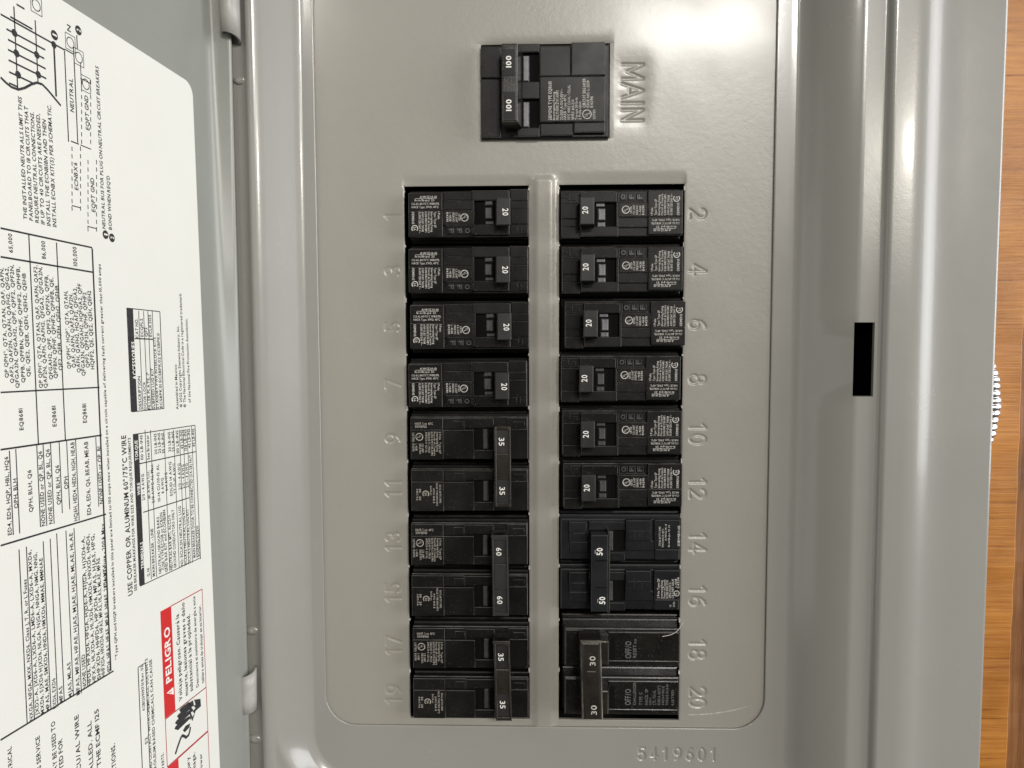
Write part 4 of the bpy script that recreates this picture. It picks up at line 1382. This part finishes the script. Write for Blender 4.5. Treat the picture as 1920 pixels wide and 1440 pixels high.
m.build('tie_flange', TIE, tie)
m = MB()
m.box(*rc50(500, 632, 586 + yo, 606 + yo), 10.9, 11.05, .05)
m.box(*rc50(500, 628, 900 + yo, 912 + yo), 10.9, 11.05, .05)
m.build('tie_groove', HOLE, tie)
p = MB()
for x0, y0 in ((577, 540), (609, 1102)):
    x, z = D(x0, y0 + yo)
    p.text('50', x, z, 94 / 6 * K, 68 / 6 * K, 11.08, 90, 1)
    x, z = D(x0 - 84, y0 + yo - 40)
    p.rect(x, x + .14, z - .7, z + 1.0, 11.08)
p.build('rating_number', INK_H, tie)
p = MB()
for s, bx, y0, y1, c in (('CU-AL 60/75°C WIRE', 1258, 436, 210, 22), ('SWD/HACR 40°C', 1294, 450, 235, 22), ('AWG 14-4', 1326, 376, 180, 20), ('lb-in/lb-po 35 25', 1362, 446, 190, 20), ('SIEMENS', 1478, 440, 195, 26),
                         ('2 Pole Type QP', 1250, 1050, 815, 26), ('Interrupting Rating', 1288, 1050, 838, 26), ('Pouvoir de Coupure', 1320, 1050, 830, 26), ('10,000 RMS SYM', 1352, 1050, 836, 26), ('AMPS 120/240 V~', 1384, 1050, 850, 26), ('CB UNIT ISSUE', 1416, 1050, 820, 26), ('L-4638', 1448, 920, 818, 22), ('E42911', 1476, 930, 800, 22)):
    x, z = D(bx, y0)
    p.text(s, x, z, (y0 - y1) / 6 * K, c / 6 * K, 3.66, 90, 4)
logo_ul(p, *D(1448, 990), 30 / 6 * K, 3.66, 90)
for s, bx, y0, y1 in (('MADE', 1390, 1155, 1128), ('IN USA', 1430, 1152, 1090)):
    x, z = D(bx, y0)
    p.text(s, x, z, (y0 - y1) / 6 * K, 22 / 6 * K, 3.2, 90, 4)
p.build('printed_ratings', INK_W, t)

# --- right row: two-pole 30 of another make, flat faces
t = thing('double_circuit_breaker', 'smooth brown-black two-pole breaker with slanting 30 marks, lowest of the right row', 'circuit breaker', (51.6, 0, -137.0))
D = dr(792, 744, 6.0)
def rc30(x0, x1, y0, y1):
    a, b = D(x0, y0), D(x1, y1)
    return a[0], b[0], b[1], a[1]
for q, oy in enumerate((0, 582)):
    m = MB()
    m.box(*rc30(98, 1484, 118 + oy, 690 + oy), -40, -5.0, .8)
    m.box(*rc30(104, 1478, 160 + oy, 680 + oy), -6, -3.4, .9)
    m.box(*rc30(132, 1462, 225 + oy, 680 + oy), -6, 2.2, .6)
    m.build('pole_body', BROWNB, t)
    m = MB()
    m.box(*rc30(640, 1456, 262 + oy, 600 + oy), 1, 3.2, .35)
    m.box(*rc30(640, 1456, 606 + oy, 655 + oy), 1, 2.7, .3)
    m.box(*rc30(140, 345, 240 + oy, 655 + oy), 1, 2.7, .5)
    m.build('pole_face', BROWNB, t)
    MB().rect(*rc30(560, 716, 326 + oy, 596 + oy), 3.26).build('toggle_slot', HOLE, t)
    m = MB()
    m.lean(rc30(440, 660, 320 + oy, 600 + oy), rc30(440, 626, 312 + oy, 590 + oy), 2.0, 9.4, .5)
    m.build('toggle', TIE, t)
m = MB()
yo = -90
def R30(d, h, k=0):
    a = rc30(302 + k, 546 + k, 334 + yo, 1262 + yo)
    return [(a[0] + d, h, a[2] + d), (a[1] - d, h, a[2] + d), (a[1] - d, h, a[3] - d), (a[0] + d, h, a[3] - d)]
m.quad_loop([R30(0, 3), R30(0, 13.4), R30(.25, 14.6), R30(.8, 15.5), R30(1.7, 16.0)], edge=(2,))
mid30 = (R30(0, 0)[0][2] + R30(0, 0)[2][2]) / 2
def slant30(mb):
    mb.v = [(x + .03 * (mid30 - z), h, z) for x, h, z in mb.v]
    return mb
slant30(m)
tie = m.build('handle_tie', TIE, t)
m = MB()
m.box(*rc30(370, 470, 682 + yo, 690 + yo), 15.95, 16.06, .03)
slant30(m).build('tie_groove', INK_G, tie)
p = MB()
for x0, y0 in ((470, 622), (470, 1190)):
    x, z = D(x0, y0 + yo)
    p.text('30', x, z, 122 / 6 * K, 66 / 6 * K, 16.06, 90, 4)
slant30(p).build('rating_number', INK_W, tie)
p = MB()
for s, bx, y0, y1, c in (('OFF/O', 902, 574, 366, 70), ('RESET', 962, 565, 410, 40), ('to', 962, 400, 340, 36),
                         ('OFF/O', 902, 1136, 936, 70), ('CHALLENGER', 962, 1134, 855, 36), ('TYPE  C', 1034, 1132, 975, 36), ('HACR  2P', 1100, 1130, 935, 34), ('120/240V AC', 1140, 1130, 1040, 26), ('CTL  CU-AL', 1190, 1130, 950, 34), ('10,000 A  60/75°C', 1245, 1130, 890, 34), ('AWG 14-8 WIRE 40', 1290, 1130, 900, 30), ('TORQUE 36 LB-IN', 1336, 1130, 880, 30), ('LISTED', 1400, 1130, 940, 28)):
    x, z = D(bx, y0)
    p.text(s, x, z, (y0 - y1) / 6 * K, c / 6 * K, 3.27, 90, 0)
p.build('printed_ratings', INK_G, t)

# --- main breaker
t = thing('main_circuit_breaker', 'black two-pole main breaker marked 100 in its own window beside stamped MAIN', 'circuit breaker', (15.5, 0, 133.6))
D = dr(819, 606, 5.053)
def rcm(x0, x1, y0, y1):
    a, b = D(x0, y0), D(x1, y1)
    return a[0], b[0], b[1], a[1]
m = MB()
m.box(*rcm(205, 1450, 150, 1070), -40, -4.5, .8)
m.box(*rcm(214, 1420, 178, 1040), -5, 1.2, .7)
m.build('body', BLACK, t)
m = MB()
m.box(*rcm(770, 1378, 486, 902), 0, 3.6, .35)
m.box(*rcm(768, 1058, 205, 478), 0, 2.9, .35)
m.box(*rcm(1064, 1378, 178, 480), 0, 3.8, .35)
m.box(*rcm(1090, 1378, 908, 1000), 0, 3.4, .35)
m.box(*rcm(775, 1082, 908, 1020), 0, 2.4, .35)
m.box(*rcm(600, 762, 528, 682), 0, 3.3, .3)
m.box(*rcm(560, 764, 180, 258), 0, 3.3, .3)
m.box(*rcm(560, 764, 950, 1030), 0, 3.0, .3)
m.box(*rcm(220, 400, 205, 480), 0, 2.4, .3)
m.box(*rcm(220, 400, 490, 1030), 0, 1.9, .3)
m.build('face', BLACK, t)
MB().rect(*rcm(590, 762, 258, 528), 1.3).build('toggle_slot', HOLE, t)
MB().rect(*rcm(590, 762, 682, 950), 1.3).build('toggle_slot', HOLE, t)
for y0, y1 in ((282, 524), (705, 945)):
    MB().lean(rcm(606, 672, y0, y1), rcm(614, 664, y0 + 6, y1 - 6), 1.2, 2.8, .35).build('toggle_hub', HUBM, t)
m = MB()
yo = 76
m.lean(rcm(440, 610, 165 + yo, 880 + yo), rcm(422, 566, 168 + yo, 866 + yo), 1.0, 12.5, .55)
tie = m.build('handle_tie', TIE, t)
m = MB()
for y0, y1 in ((224, 462), (600, 850)):
    m.box(*rcm(438, 546, y0 + yo, y1 + yo), 12.3, 12.62, .12)
m.build('number_panel', BLACK, tie)
p = MB()
for y0 in (390, 778):
    x, z = D(508, y0 + yo)
    p.text('100', x, z, 112 / 5.053 * K, 50 / 5.053 * K, 12.68, 90, 1)
p.build('rating_number', INK_H, tie)
p = MB()
for s, bx, y0, y1, c in (('SIEMENS TYPE EQ8681', 880, 886, 530, 32), ('Interrupting Rating', 912, 886, 625, 24), ('MULTI RMS SYM AMPS', 947, 886, 612, 27), ('22,000 A 120/240V~', 985, 886, 600, 27), ('HACR Type 40°C', 1016, 886, 650, 25), ('75°C WIRE CU/AL / CU,AL', 1054, 886, 565, 26), ('WIRE #4-2/0', 1090, 886, 700, 26), ('Torque 50 lb-in', 1122, 886, 680, 25), ('2 Pole Unit', 1156, 886, 715, 25), ('CIRCUIT BREAKER', 1196, 775, 505, 28), ('ISSUE NO. L-3539', 1231, 775, 525, 26), ('E42911', 1266, 775, 672, 25), ('LISTED', 1288, 880, 790, 24)):
    x, z = D(bx, y0)
    p.text(s, x, z, (y0 - y1) / 5.053 * K, c / 5.053 * K, 3.66, 90, 4)
logo_ul(p, *D(1210, 835), 40 / 5.053 * K, 3.66, 90)
p.build('printed_ratings', INK_W, t)

# ------------------------------------------------------------------ loose bits
def tube(name, pts, r, material, label, cat):
    m = MB()
    n = 6
    loops = []
    for i, p in enumerate(pts):
        loops.append([(p[0], p[1] + r * math.cos(k * 2 * math.pi / n), p[2] + r * math.sin(k * 2 * math.pi / n)) for k in range(n)])
    m.quad_loop(loops)
    o = m.build(name, material, None, True)
    o['label'], o['category'] = label, cat
    return o
pts = [(70.6, 3.9, -119.1), (72.5, 4.1, -118.6), (74.4, 4.3, -118.1), (76.0, 4.3, -117.3), (77.4, 4.0, -116.4), (78.4, 3.6, -115.6), (79.2, 2.6, -115.1), (80.2, .4, -114.5), (81.2, -1.1, -114.0)]
tube('thread', pts, .13, THREAD, 'fine white thread caught at the window edge by the smooth lowest breaker', 'thread')

# corrugated metal conduit that bows out from behind the cover's edge
m = MB()
nz_, na = 300, 20
loops = []
for i in range(nz_ + 1):
    z = 26.0 - i * 66.0 / nz_
    t = (16.8 - z) / 48.5
    bow = 5.0 * math.sin(math.pi * t) if 0 < t < 1 else -3.0 * min(1, abs(t - .5) * 2 - 1) * 4
    ph = 2 * math.pi * (16 - z) / 6.2
    r = 4.5 + .75 * abs(math.sin(ph)) ** .7 + .22 * math.sin(ph * .5 + 1)
    loops.append([(210.6 + bow + .02 * (16 - z) + r * math.cos(2 * math.pi * k / na), 6.7 + .9 * r * math.sin(2 * math.pi * k / na), z + .35 * math.cos(2 * math.pi * k / na)) for k in range(na)])
m.quad_loop(loops)
o = m.build('flexible_conduit', FOIL, None, True)
o['label'], o['category'] = 'shiny ribbed metal conduit bowing out from behind the panel edge against the wood', 'conduit'
